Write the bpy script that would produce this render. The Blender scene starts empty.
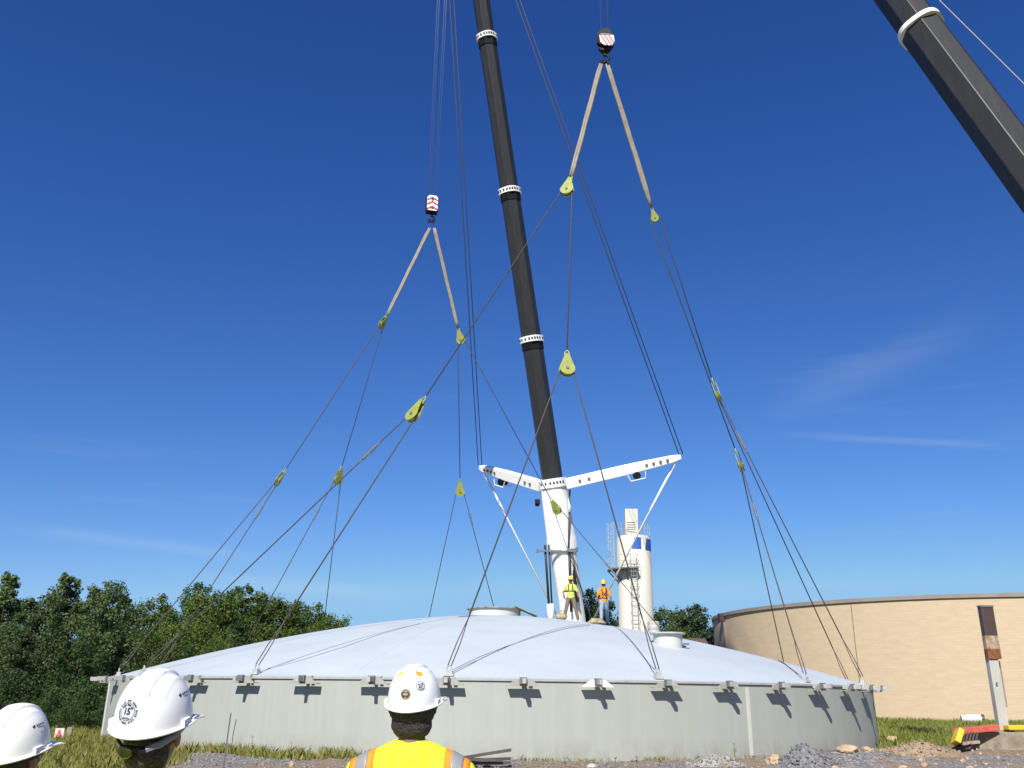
import bpy, bmesh, math, random
import numpy as np
from mathutils import Vector, Matrix, noise as mnoise
from mathutils.bvhtree import BVHTree

S = bpy.context.scene
COL = S.collection
R = math.radians
random.seed(7)
rng = np.random.default_rng(7)

# ------------------------------------------------------------------ camera, sky, sun, exposure
F_PX, HORIZON, ROLL, EYE = 880.0, 692.0, 0.012, Vector((0, 0, 1.65))
PITCH = math.atan((HORIZON - 384) / F_PX)
fwd = Vector((0, math.cos(PITCH), math.sin(PITCH)))
up0 = Vector((0, -math.sin(PITCH), math.cos(PITCH)))
rt0 = Vector((1, 0, 0))
rt = rt0 * math.cos(ROLL) + up0 * math.sin(ROLL)
up = up0 * math.cos(ROLL) - rt0 * math.sin(ROLL)
cam_d = bpy.data.cameras.new('camera')
cam_d.sensor_width = 36
cam_d.lens = F_PX / 1024 * 36
cam_d.clip_start = 0.1
cam_d.clip_end = 6000
cam = bpy.data.objects.new('camera', cam_d)
cam.matrix_world = Matrix(((rt.x, up.x, -fwd.x, EYE.x), (rt.y, up.y, -fwd.y, EYE.y), (rt.z, up.z, -fwd.z, EYE.z), (0, 0, 0, 1)))
COL.objects.link(cam)
S.camera = cam

SUN_AZ, SUN_EL = 13.8, 41.5          # the light travels 13.8 degrees right of the view axis
world = bpy.data.worlds.new('World')
S.world = world
world.use_nodes = True
nt = world.node_tree
bg = nt.nodes['Background']
sky = nt.nodes.new('ShaderNodeTexSky')
sky.sky_type = 'NISHITA'
sky.sun_disc = False
sky.sun_elevation = R(SUN_EL)
sky.sun_rotation = R(180 + SUN_AZ)
sky.air_density = 1.0
sky.dust_density = 0.35
sky.ozone_density = 3.0
# the clear, deep blue of the day: each channel of the sky gets its own contrast
SKY_S = 0.095          # at exposure 0; the exposure below is shared out between sky and sun
EXPO = 0.55
sp = nt.nodes.new('ShaderNodeSeparateColor'); cb = nt.nodes.new('ShaderNodeCombineColor')
nt.links.new(sky.outputs[0], sp.inputs[0])
for ch, gain, gam, top_ in (('Red', 1.08, 1.52, 0.30), ('Green', 1.04, 1.26, 0.56), ('Blue', 1.28, 1.0, 0.86)):
    a = nt.nodes.new('ShaderNodeMath'); a.operation = 'MULTIPLY'; a.inputs[1].default_value = SKY_S
    b_ = nt.nodes.new('ShaderNodeMath'); b_.operation = 'POWER'; b_.inputs[1].default_value = gam
    c_ = nt.nodes.new('ShaderNodeMath'); c_.operation = 'MULTIPLY'; c_.inputs[1].default_value = gain / SKY_S
    d_ = nt.nodes.new('ShaderNodeMath'); d_.operation = 'MINIMUM'; d_.inputs[1].default_value = top_ / SKY_S
    nt.links.new(sp.outputs[ch], a.inputs[0]); nt.links.new(a.outputs[0], b_.inputs[0]); nt.links.new(b_.outputs[0], c_.inputs[0]); nt.links.new(c_.outputs[0], d_.inputs[0]); nt.links.new(d_.outputs[0], cb.inputs[ch])
# thin cirrus wisps low in the sky
tc = nt.nodes.new('ShaderNodeTexCoord')
mp = nt.nodes.new('ShaderNodeMapping')
mp.inputs['Rotation'].default_value = (R(4), R(7), R(20))
mp.inputs['Scale'].default_value = (2.2, 3.0, 26.0)
ns = nt.nodes.new('ShaderNodeTexNoise')
ns.inputs['Scale'].default_value = 1.6
ns.inputs['Detail'].default_value = 7
ns.inputs['Roughness'].default_value = 0.62
nt.links.new(tc.outputs['Generated'], mp.inputs[0])
nt.links.new(mp.outputs[0], ns.inputs['Vector'])
rp = nt.nodes.new('ShaderNodeValToRGB')
rp.color_ramp.elements[0].position = 0.56
rp.color_ramp.elements[1].position = 0.86
nt.links.new(ns.outputs['Fac'], rp.inputs[0])
sx = nt.nodes.new('ShaderNodeSeparateXYZ')
nt.links.new(tc.outputs['Generated'], sx.inputs[0])
band = nt.nodes.new('ShaderNodeValToRGB')
for pos, v in ((0.02, 0), (0.12, 1), (0.24, 1), (0.42, 0)):
    e = band.color_ramp.elements.new(pos)
    e.color = (v, v, v, 1)
band.color_ramp.elements[0].color = (0, 0, 0, 1)
band.color_ramp.elements[-1].color = (0, 0, 0, 1)
nt.links.new(sx.outputs['Z'], band.inputs[0])
ml = nt.nodes.new('ShaderNodeMath'); ml.operation = 'MULTIPLY'
nt.links.new(rp.outputs[0], ml.inputs[0]); nt.links.new(band.outputs[0], ml.inputs[1])
ml2 = nt.nodes.new('ShaderNodeMath'); ml2.operation = 'MULTIPLY'; ml2.inputs[1].default_value = 0.07
nt.links.new(ml.outputs[0], ml2.inputs[0])
mx = nt.nodes.new('ShaderNodeMixRGB')
mx.inputs[2].default_value = (7.5, 8.2, 9.0, 1)
nt.links.new(ml2.outputs[0], mx.inputs[0])
nt.links.new(cb.outputs[0], mx.inputs[1])
def wnode(kind, op=None, **kw):
    n_ = nt.nodes.new(kind)
    if op: n_.operation = op
    return n_
last = mx
def streak(e0, a0, e1, a1, width, amount, last):
    """a thin trail of cirrus between two directions (elevation, azimuth in degrees)"""
    dv = [Vector((math.sin(R(a)) * math.cos(R(e)), math.cos(R(a)) * math.cos(R(e)), math.sin(R(e)))) for e, a in ((e0, a0), (e1, a1))]
    nrm = dv[0].cross(dv[1]).normalized(); mid = (dv[0] + dv[1]).normalized(); half = dv[0].angle(dv[1]) / 2; along = nrm.cross(mid).normalized()
    def dot(v):
        n_ = wnode('ShaderNodeVectorMath', 'DOT_PRODUCT'); n_.inputs[1].default_value = v; nt.links.new(tc.outputs['Generated'], n_.inputs[0]); return n_.outputs['Value']
    wob = wnode('ShaderNodeMath', 'MULTIPLY_ADD'); wob.inputs[1].default_value = width * 1.5; nt.links.new(ns.outputs['Fac'], wob.inputs[0]); nt.links.new(dot(nrm), wob.inputs[2])
    sb = wnode('ShaderNodeMath', 'SUBTRACT'); sb.inputs[1].default_value = width * 0.75; nt.links.new(wob.outputs[0], sb.inputs[0])
    ab = wnode('ShaderNodeMath', 'ABSOLUTE'); nt.links.new(sb.outputs[0], ab.inputs[0])
    m1 = nt.nodes.new('ShaderNodeMapRange'); m1.interpolation_type = 'SMOOTHSTEP'; m1.inputs[1].default_value = 0; m1.inputs[2].default_value = width; m1.inputs[3].default_value = 1; m1.inputs[4].default_value = 0; nt.links.new(ab.outputs[0], m1.inputs[0])
    ab2 = wnode('ShaderNodeMath', 'ABSOLUTE'); nt.links.new(dot(along), ab2.inputs[0])
    m2 = nt.nodes.new('ShaderNodeMapRange'); m2.interpolation_type = 'SMOOTHSTEP'; m2.inputs[1].default_value = math.sin(half) * 0.3; m2.inputs[2].default_value = math.sin(half) * 1.1; m2.inputs[3].default_value = 1; m2.inputs[4].default_value = 0; nt.links.new(ab2.outputs[0], m2.inputs[0])
    pr = wnode('ShaderNodeMath', 'MULTIPLY'); nt.links.new(m1.outputs[0], pr.inputs[0]); nt.links.new(m2.outputs[0], pr.inputs[1])
    p2 = wnode('ShaderNodeMath', 'MULTIPLY'); nt.links.new(pr.outputs[0], p2.inputs[0]); nt.links.new(ns.outputs['Fac'], p2.inputs[1])
    p3 = wnode('ShaderNodeMath', 'MULTIPLY'); p3.inputs[1].default_value = amount; nt.links.new(p2.outputs[0], p3.inputs[0])
    k = nt.nodes.new('ShaderNodeMixRGB'); k.inputs[2].default_value = (7.5, 8.2, 9.0, 1); nt.links.new(p3.outputs[0], k.inputs[0]); nt.links.new(last.outputs[0], k.inputs[1]); return k
last = streak(15.6, 17.2, 13.4, 31.0, 0.006, 0.19, last)
last = streak(16.5, 16.0, 21.0, 31.0, 0.030, 0.12, last)
last = streak(8.5, -30.5, 7.6, -14.0, 0.010, 0.22, last)
last = streak(6.3, -21.0, 5.6, -6.0, 0.012, 0.18, last)
nt.links.new(last.outputs[0], bg.inputs[0])
bg.inputs[1].default_value = SKY_S / 2 ** EXPO

sun_d = bpy.data.lights.new('sun', 'SUN')
sun_d.energy = 4.9
sun_d.angle = R(0.53)
sun_d.color = (1.0, 0.95, 0.87)
sun = bpy.data.objects.new('sun', sun_d)
ldir = Vector((math.sin(R(SUN_AZ)) * math.cos(R(SUN_EL)), math.cos(R(SUN_AZ)) * math.cos(R(SUN_EL)), -math.sin(R(SUN_EL))))
sun.rotation_euler = ldir.to_track_quat('-Z', 'Y').to_euler()
sun.location = (-20, -30, 60)
COL.objects.link(sun)
S.view_settings.view_transform = 'Standard'
S.view_settings.look = 'None'
S.view_settings.exposure = EXPO
S.view_settings.gamma = 1.0

# ------------------------------------------------------------------ helpers
def ray(px, py):
    return fwd * F_PX + rt * (px - 512) + up * (384 - py)
def at(px, py, Y):
    d = ray(px, py)
    return EYE + d * (Y / d.y)
def proj(q):
    d = Vector(q) - EYE
    return 512 + F_PX * d.dot(rt) / d.dot(fwd), 384 - F_PX * d.dot(up) / d.dot(fwd)
def px_size(p):                       # metres per pixel there
    return (Vector(p) - EYE).dot(fwd) / F_PX
def near(px, A, B):                   # the point of a line of sight nearest to the straight line A-B
    d = ray(*px).normalized(); e = B - A; w = EYE - A
    a, b, c = d.dot(d), d.dot(e), e.dot(e)
    s = (b * e.dot(w) - c * d.dot(w)) / (a * c - b * b)
    return EYE + d * s

def mat(name, col, rough=0.6, metal=0.0, var=0.15, vscale=3.0, bump=0.0, bscale=30.0, col2=None, stretch=(1, 1, 1), spec=0.5, detail=6):
    m = bpy.data.materials.new(name)
    m.use_nodes = True
    n = m.node_tree.nodes; L = m.node_tree.links
    b = n['Principled BSDF']
    b.inputs['Roughness'].default_value = rough
    b.inputs['Metallic'].default_value = metal
    b.inputs['Specular IOR Level'].default_value = spec
    t = n.new('ShaderNodeTexCoord'); mpn = n.new('ShaderNodeMapping')
    mpn.inputs['Scale'].default_value = stretch
    L.new(t.outputs['Object'], mpn.inputs[0])
    no = n.new('ShaderNodeTexNoise')
    no.inputs['Scale'].default_value = vscale; no.inputs['Detail'].default_value = detail; no.inputs['Roughness'].default_value = 0.65
    L.new(mpn.outputs[0], no.inputs['Vector'])
    r = n.new('ShaderNodeValToRGB')
    c2 = col2 if col2 else tuple(min(1, c * (1 + var)) for c in col)
    c1 = tuple(c * (1 - var) for c in col) if not col2 else col
    r.color_ramp.elements[0].position = 0.3; r.color_ramp.elements[1].position = 0.7
    r.color_ramp.elements[0].color = (*c1, 1); r.color_ramp.elements[1].color = (*c2, 1)
    L.new(no.outputs['Fac'], r.inputs[0])
    L.new(r.outputs[0], b.inputs['Base Color'])
    if bump:
        nb = n.new('ShaderNodeTexNoise'); nb.inputs['Scale'].default_value = bscale; nb.inputs['Detail'].default_value = 5
        L.new(mpn.outputs[0], nb.inputs['Vector'])
        bp = n.new('ShaderNodeBump'); bp.inputs['Strength'].default_value = bump; bp.inputs['Distance'].default_value = 0.03
        L.new(nb.outputs['Fac'], bp.inputs['Height']); L.new(bp.outputs[0], b.inputs['Normal'])
    m['ramp'] = r.name; m['fac'] = no.name
    return m

class MB:
    def __init__(s): s.v = []; s.f = []; s.m = []
    def add(s, vs, fs, mi=0):
        o = len(s.v); s.v += [tuple(v) for v in vs]; s.f += [tuple(i + o for i in f) for f in fs]; s.m += [mi] * len(fs)
        return s
    def box(s, c, d, mi=0, M=None, taper=1.0):
        c = Vector(c); x, y, z = d[0] / 2, d[1] / 2, d[2] / 2
        vs = []
        for k in (-1, 1):
            t = 1 if k < 0 else taper
            for i, j in ((-1, -1), (1, -1), (1, 1), (-1, 1)):
                p = Vector((i * x * t, j * y * t, k * z))
                vs.append((M @ p if M else p) + c)
        return s.add(vs, [(3, 2, 1, 0), (4, 5, 6, 7), (0, 1, 5, 4), (1, 2, 6, 5), (2, 3, 7, 6), (3, 0, 4, 7)], mi)
    def bar(s, a, b, w, h, mi=0, upv=(0, 0, 1), w2=None, h2=None):
        a, b = Vector(a), Vector(b); d = (b - a).normalized(); u = Vector(upv)
        x = d.cross(u)
        if x.length < 1e-4: x = d.cross(Vector((0, 1, 0)))
        x.normalize(); z = x.cross(d)
        w2 = w if w2 is None else w2; h2 = h if h2 is None else h2
        vs = []
        for p, ww, hh in ((a, w, h), (b, w2, h2)):
            for i, j in ((-1, -1), (1, -1), (1, 1), (-1, 1)): vs.append(p + x * (i * ww / 2) + z * (j * hh / 2))
        return s.add(vs, [(0, 1, 2, 3), (7, 6, 5, 4), (0, 4, 5, 1), (1, 5, 6, 2), (2, 6, 7, 3), (3, 7, 4, 0)], mi)
    def tube(s, path, r, n=8, mi=0, cap=True):
        path = [Vector(p) for p in path]; k = len(path)
        rs = list(r) if hasattr(r, '__len__') else [r] * k
        x = None; vs = []
        for i, p in enumerate(path):
            d = (path[min(i + 1, k - 1)] - path[max(i - 1, 0)]).normalized()
            if x is None: x = d.orthogonal().normalized()
            x = (x - d * x.dot(d))
            x = x.normalized() if x.length > 1e-6 else d.orthogonal().normalized()
            y = d.cross(x)
            for j in range(n):
                a = 2 * math.pi * j / n
                vs.append(p + x * (math.cos(a) * rs[i]) + y * (math.sin(a) * rs[i]))
        fs = [(i * n + j, i * n + (j + 1) % n, (i + 1) * n + (j + 1) % n, (i + 1) * n + j) for i in range(k - 1) for j in range(n)]
        if cap: fs += [tuple(range(n - 1, -1, -1)), tuple(range((k - 1) * n, k * n))]
        return s.add(vs, fs, mi)
    def lathe(s, prof, n=48, mi=0, c=(0, 0, 0), M=None, a0=0.0, a1=2 * math.pi):
        c = Vector(c); full = abs(a1 - a0 - 2 * math.pi) < 1e-6; cols = n if full else n + 1; vs = []
        for r, z in prof:
            for j in range(cols):
                a = a0 + (a1 - a0) * j / n; p = Vector((r * math.cos(a), r * math.sin(a), z))
                vs.append((M @ p if M else p) + c)
        fs = []
        for i in range(len(prof) - 1):
            for j in range(n):
                j2 = (j + 1) % cols
                fs.append((i * cols + j, i * cols + j2, (i + 1) * cols + j2, (i + 1) * cols + j))
        return s.add(vs, fs, mi)
    def loft(s, rings, mi=0, cap=True):
        n = len(rings[0]); vs = [p for r in rings for p in r]
        fs = [(i * n + j, i * n + (j + 1) % n, (i + 1) * n + (j + 1) % n, (i + 1) * n + j) for i in range(len(rings) - 1) for j in range(n)]
        if cap: fs += [tuple(range(n - 1, -1, -1)), tuple(range((len(rings) - 1) * n, len(rings) * n))]
        return s.add(vs, fs, mi)
    def prism(s, pts, depth, M=None, mi=0):   # outline in local x,z ; extruded along y
        n = len(pts); vs = []
        for y in (-depth / 2, depth / 2):
            for x, z in pts:
                p = Vector((x, y, z)); vs.append(M @ p if M else p)
        fs = [tuple(range(n)), tuple(range(2 * n - 1, n - 1, -1))] + [(i, n + i, n + (i + 1) % n, (i + 1) % n) for i in range(n)]
        return s.add(vs, fs, mi)
    def ell(s, c, r, n=16, M=None, mi=0):
        c = Vector(c); k = n // 2; vs = [];
        for i in range(k + 1):
            th = math.pi * i / k
            for j in range(n):
                a = 2 * math.pi * j / n
                p = Vector((r[0] * math.sin(th) * math.cos(a), r[1] * math.sin(th) * math.sin(a), r[2] * math.cos(th)))
                vs.append((M @ p if M else p) + c)
        fs = [(i * n + j, (i + 1) * n + j, (i + 1) * n + (j + 1) % n, i * n + (j + 1) % n) for i in range(k) for j in range(n)]
        return s.add(vs, fs, mi)
    def cap_(s, a, b, ra, rb, n=14, mi=0):    # tapered capsule
        a, b = Vector(a), Vector(b); d = b - a; L = d.length
        q = Vector((0, 0, 1)).rotation_difference(d.normalized()).to_matrix()
        prof = [(0.001, -ra)] + [(ra * math.cos(t), ra * math.sin(t)) for t in (R(-67), R(-45), R(-22), 0)] + \
               [(rb * math.cos(t), L + rb * math.sin(t)) for t in (0, R(22), R(45), R(67))] + [(0.001, L + rb)]
        s.lathe(prof, n, mi, a, q)
        return s
    def build(s, name, mats, parent=None, smooth=False, mw=None, auto=None):
        me = bpy.data.meshes.new(name)
        me.from_pydata(s.v, [], s.f)
        mats = mats if isinstance(mats, (list, tuple)) else [mats]
        for m in mats: me.materials.append(m)
        if len(mats) > 1: me.polygons.foreach_set('material_index', s.m)
        bm = bmesh.new(); bm.from_mesh(me)
        bmesh.ops.recalc_face_normals(bm, faces=bm.faces); bm.to_mesh(me); bm.free()
        if smooth: me.polygons.foreach_set('use_smooth', [True] * len(me.polygons))
        if auto: me.set_sharp_from_angle(angle=R(auto))
        o = bpy.data.objects.new(name, me)
        COL.objects.link(o)
        if parent: o.parent = parent
        if mw is not None: o.matrix_world = mw
        return o

def bevel(o, w, seg=2):
    md = o.modifiers.new('bevel', 'BEVEL'); md.width = w; md.segments = seg; md.limit_method = 'ANGLE'
    return o
def tag(o, label=None, cat=None, group=None, kind=None):
    if label: o['label'] = label
    if cat: o['category'] = cat
    if group: o['group'] = group
    if kind: o['kind'] = kind
    return o
def empty(name, loc=(0, 0, 0), rz=0.0):
    o = bpy.data.objects.new(name, None); COL.objects.link(o)
    o.location = loc; o.rotation_euler = (0, 0, rz); o.empty_display_size = 0.3
    return o
def copy_tree(o, parent=None):
    c = o.copy(); COL.objects.link(c)
    if parent: c.parent = parent
    for ch in list(o.children): copy_tree(ch, c)
    return c
def sstep(a, b, x):
    t = max(0.0, min(1.0, (x - a) / (b - a))); return t * t * (3 - 2 * t)
def frame(x, y, z, loc):
    return Matrix(((x.x, y.x, z.x, loc.x), (x.y, y.y, z.y, loc.y), (x.z, y.z, z.z, loc.z), (0, 0, 0, 1)))

# ------------------------------------------------------------------ materials
M = {}
M['wall_paint'] = mat('tank_wall_paint', (0.325, 0.338, 0.306), 0.65, var=0.05, vscale=1.2, stretch=(3, 3, 0.12), bump=0.05, bscale=5)
M['membrane'] = mat('dome_paint', (0.43, 0.472, 0.498), 0.55, var=0.075, vscale=0.45, bump=0.10, bscale=1.2)
M['galv'] = mat('galvanised_steel', (0.38, 0.38, 0.36), 0.5, 0.0, var=0.15, vscale=4)
M['grey_steel'] = mat('grey_steel', (0.13, 0.135, 0.14), 0.55, 0.1, var=0.2, vscale=6)
M['plate_white'] = mat('pale_plate', (0.48, 0.49, 0.455), 0.5, var=0.08, vscale=3)
M['boom_dark'] = mat('dark_boom_paint', (0.024, 0.0245, 0.026), 0.42, 0.0, spec=0.28, var=0.15, vscale=1.2, stretch=(4, 4, 0.5))
M['white'] = mat('white_paint', (0.80, 0.79, 0.77), 0.4, var=0.04, vscale=2)
M['silo_white'] = mat('silo_paint', (0.60, 0.565, 0.49), 0.55, var=0.05, vscale=0.8, stretch=(2, 2, 0.2))
M['blue'] = mat('blue_paint', (0.02, 0.09, 0.36), 0.5, var=0.08)
M['block_yellow'] = mat('yellow_green_paint', (0.25, 0.28, 0.05), 0.5, var=0.2, vscale=5)
M['sling'] = mat('beige_webbing', (0.26, 0.225, 0.175), 0.85, var=0.2, vscale=2.5)
M['rope'] = mat('steel_rope', (0.085, 0.075, 0.07), 0.85, 0.0, spec=0.15, var=0.25, vscale=9)
M['rope_thin'] = mat('hoist_wire', (0.22, 0.22, 0.22), 0.5, 0.3, var=0.15, vscale=3)
M['black'] = mat('black_paint', (0.006, 0.006, 0.007), 0.6, var=0.2, spec=0.2)
M['red'] = mat('red_paint', (0.36, 0.02, 0.025), 0.45, var=0.1)
M['rust'] = mat('rust', (0.16, 0.05, 0.02), 0.85, var=0.4, vscale=6, bump=0.3, bscale=20, col2=(0.42, 0.36, 0.26))
M['brown_steel'] = mat('dark_brown_steel', (0.055, 0.035, 0.03), 0.55, var=0.25, vscale=3)
M['yellow'] = mat('yellow_paint', (0.72, 0.44, 0.03), 0.45, var=0.08)
M['red_faded'] = mat('faded_red_paint', (0.52, 0.11, 0.07), 0.6, var=0.2, vscale=5)
M['concrete'] = mat('concrete', (0.15, 0.12, 0.09), 0.9, col2=(0.32, 0.27, 0.20), vscale=3, bump=0.4, bscale=15)
M['coping'] = mat('stone_coping', (0.23, 0.195, 0.165), 0.85, var=0.12, vscale=1)
M['rubber'] = mat('tyre_rubber', (0.02, 0.02, 0.02), 0.8)
M['glass'] = mat('cab_glass', (0.02, 0.025, 0.03), 0.08, var=0.05)
M['brick_red'] = mat('roof_tile_red', (0.10, 0.060, 0.05), 0.9, var=0.2, vscale=5)
M['bark'] = mat('bark', (0.10, 0.08, 0.06), 0.9, var=0.3, vscale=4, bump=0.4)
M['rock'] = mat('tan_rock', (0.38, 0.28, 0.17), 0.85, var=0.25, vscale=3, bump=0.5, bscale=9)
M['rock_grey'] = mat('grey_rock', (0.19, 0.175, 0.16), 0.9, var=0.4, vscale=4, bump=0.6, bscale=14)
M['wood_dark'] = mat('weathered_timber', (0.075, 0.062, 0.055), 0.8, var=0.3, vscale=4)
M['helmet'] = mat('helmet_plastic', (0.78, 0.77, 0.74), 0.28, var=0.03, vscale=12)
M['helmet_yellow'] = mat('yellow_helmet_plastic', (0.80, 0.48, 0.04), 0.35, var=0.04)
M['skin'] = mat('skin', (0.27, 0.125, 0.08), 0.55, var=0.12, vscale=12)
M['skin_dark'] = mat('tanned_skin', (0.20, 0.09, 0.058), 0.55, var=0.12, vscale=12)
M['hair'] = mat('dark_hair', (0.008, 0.006, 0.005), 0.6, vscale=45, col2=(0.048, 0.034, 0.027), bump=0.6, bscale=120)
M['lime'] = mat('lime_fabric', (0.56, 0.66, 0.02), 0.8, var=0.06, vscale=8, bump=0.25, bscale=18)
M['lime_pale'] = mat('pale_lime_fabric', (0.46, 0.58, 0.10), 0.8, var=0.08, vscale=8, bump=0.25, bscale=18)
M['orange'] = mat('orange_fabric', (0.72, 0.23, 0.015), 0.8, var=0.06, vscale=8, bump=0.25, bscale=18)
M['reflect'] = mat('grey_reflective_tape', (0.24, 0.235, 0.24), 0.45, var=0.06)
M['khaki'] = mat('khaki_trousers', (0.17, 0.125, 0.08), 0.85, var=0.15, vscale=7, bump=0.3, bscale=14)
M['denim'] = mat('pale_denim', (0.24, 0.33, 0.42), 0.85, var=0.3, vscale=6, bump=0.3, bscale=14)
M['denim_dark'] = mat('blue_denim', (0.05, 0.07, 0.12), 0.85, var=0.2, vscale=6)
M['boot'] = mat('brown_boot_leather', (0.14, 0.075, 0.04), 0.6, var=0.2)
M['glove'] = mat('dark_glove', (0.025, 0.027, 0.03), 0.8)
M['strap'] = mat('dark_webbing', (0.035, 0.035, 0.03), 0.8)
M['dark_cloth'] = mat('dark_headband', (0.015, 0.013, 0.016), 0.7)
M['grey_strap'] = mat('grey_strap_plastic', (0.22, 0.21, 0.20), 0.5)
M['lens'] = mat('green_mirror_lens', (0.06, 0.075, 0.016), 0.15, 0.6, var=0.3, vscale=20)
M['ink'] = mat('dark_ink', (0.03, 0.03, 0.05), 0.5)
M['gold'] = mat('gold_print', (0.45, 0.36, 0.16), 0.5)
M['paper'] = mat('white_sticker', (0.52, 0.52, 0.55), 0.4, var=0.02)
M['grey_ink'] = mat('pale_grey_ink', (0.16, 0.16, 0.22), 0.5)
M['orange_tape'] = mat('orange_reflector', (0.70, 0.30, 0.02), 0.4)
M['yellow_tape'] = mat('yellow_reflector', (0.72, 0.52, 0.08), 0.4)
M['tan_canvas'] = mat('tan_canvas', (0.34, 0.28, 0.18), 0.9, var=0.25, vscale=6)
M['eye'] = mat('eye', (0.03, 0.02, 0.015), 0.15)
M['seam'] = mat('grey_cable', (0.34, 0.35, 0.36), 0.7)

# block wall of the round building: brick courses from its own unwrapped UVs
def block_wall():
    m = bpy.data.materials.new('pale_block_wall'); m.use_nodes = True
    n = m.node_tree.nodes; L = m.node_tree.links; b = n['Principled BSDF']; b.inputs['Roughness'].default_value = 0.85
    uv = n.new('ShaderNodeUVMap'); br = n.new('ShaderNodeTexBrick')
    br.inputs['Scale'].default_value = 1.0
    br.inputs['Brick Width'].default_value = 0.42; br.inputs['Row Height'].default_value = 0.20; br.inputs['Mortar Size'].default_value = 0.012
    br.inputs['Color1'].default_value = (0.462, 0.366, 0.248, 1); br.inputs['Color2'].default_value = (0.482, 0.382, 0.26, 1)
    br.inputs['Mortar'].default_value = (0.44, 0.348, 0.234, 1)
    L.new(uv.outputs[0], br.inputs['Vector'])
    mp_ = n.new('ShaderNodeMapping'); mp_.inputs['Scale'].default_value = (0.8, 2.6, 1)
    L.new(uv.outputs[0], mp_.inputs[0])
    no = n.new('ShaderNodeTexNoise'); no.inputs['Scale'].default_value = 1.3; no.inputs['Detail'].default_value = 6
    L.new(mp_.outputs[0], no.inputs['Vector'])
    rm = n.new('ShaderNodeValToRGB'); rm.color_ramp.elements[0].position = 0.3; rm.color_ramp.elements[1].position = 0.75
    rm.color_ramp.elements[0].color = (0.94, 0.935, 0.93, 1); rm.color_ramp.elements[1].color = (1.06, 1.04, 1.02, 1)
    L.new(no.outputs['Fac'], rm.inputs[0])
    mu = n.new('ShaderNodeMixRGB'); mu.blend_type = 'MULTIPLY'; mu.inputs[0].default_value = 1
    L.new(br.outputs['Color'], mu.inputs[1]); L.new(rm.outputs[0], mu.inputs[2]); L.new(mu.outputs[0], b.inputs['Base Color'])
    bp = n.new('ShaderNodeBump'); bp.inputs['Strength'].default_value = 0.35; bp.inputs['Distance'].default_value = 0.01; bp.invert = True
    L.new(br.outputs['Fac'], bp.inputs['Height']); L.new(bp.outputs[0], b.inputs['Normal'])
    return m
M['block_wall'] = block_wall()
M['post_paint'] = mat('cream_post_paint', (0.40, 0.39, 0.34), 0.6, var=0.12, vscale=3, stretch=(2, 2, .4))

def stain(m, scale, stretch, lo, hi, tint, amount, zfade=None, off=0.0):
    """darken a paint where a noise of its own says dirt or scuffs lie; zfade keeps it below a height"""
    n = m.node_tree.nodes; L = m.node_tree.links; b = n['Principled BSDF']; src = b.inputs['Base Color'].links[0].from_socket
    t = n.new('ShaderNodeTexCoord'); mp_ = n.new('ShaderNodeMapping'); mp_.inputs['Scale'].default_value = stretch; mp_.inputs['Location'].default_value = (off, off, off); L.new(t.outputs['Object'], mp_.inputs[0])
    no = n.new('ShaderNodeTexNoise'); no.inputs['Scale'].default_value = scale; no.inputs['Detail'].default_value = 8; no.inputs['Roughness'].default_value = 0.7; L.new(mp_.outputs[0], no.inputs['Vector'])
    mr = n.new('ShaderNodeMapRange'); mr.inputs[1].default_value = lo; mr.inputs[2].default_value = hi; mr.inputs[4].default_value = amount; L.new(no.outputs['Fac'], mr.inputs[0]); fac = mr.outputs[0]
    if zfade:
        sx_ = n.new('ShaderNodeSeparateXYZ'); L.new(t.outputs['Object'], sx_.inputs[0]); m2 = n.new('ShaderNodeMapRange'); m2.inputs[1].default_value = zfade[0]; m2.inputs[2].default_value = zfade[1]; L.new(sx_.outputs['Z'], m2.inputs[0])
        mu = n.new('ShaderNodeMath'); mu.operation = 'MULTIPLY'; L.new(fac, mu.inputs[0]); L.new(m2.outputs[0], mu.inputs[1]); fac = mu.outputs[0]
    mx_ = n.new('ShaderNodeMixRGB'); mx_.inputs[2].default_value = (*tint, 1); L.new(fac, mx_.inputs[0]); L.new(src, mx_.inputs[1]); L.new(mx_.outputs[0], b.inputs['Base Color'])
stain(M['wall_paint'], 2.2, (1, 1, 0.5), 0.42, 0.62, (0.20, 0.17, 0.12), 0.55, (0.62, 0.05))        # splashed soil at the foot
stain(M['wall_paint'], 1.6, (3.0, 3.0, 0.06), 0.56, 0.78, (0.24, 0.235, 0.20), 0.24)                 # runs down from the rim
stain(M['wall_paint'], 0.55, (1, 1, 0.8), 0.52, 0.75, (0.38, 0.39, 0.365), 0.30, None, 9.0)           # paler repainted patches
stain(M['membrane'], 0.9, (1, 1, 1), 0.58, 0.80, (0.30, 0.31, 0.31), 0.35)
stain(M['membrane'], 5.0, (1, 0.4, 1), 0.66, 0.80, (0.24, 0.24, 0.23), 0.45, None, 4.0)               # scuffs and footmarks
stain(M['white'], 2.5, (1, 1, 0.25), 0.60, 0.80, (0.32, 0.29, 0.25), 0.35)
stain(M['boom_dark'], 1.8, (3, 3, 0.15), 0.50, 0.75, (0.060, 0.058, 0.056), 0.40)
stain(M['block_wall'], 0.35, (1, 1, 0.12), 0.56, 0.78, (0.33, 0.25, 0.16), 0.30)
stain(M['silo_white'], 1.2, (2, 2, 0.08), 0.56, 0.78, (0.36, 0.32, 0.25), 0.40)
stain(M['post_paint'], 3.0, (2, 2, 0.3), 0.58, 0.72, (0.22, 0.11, 0.06), 0.5)

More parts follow.
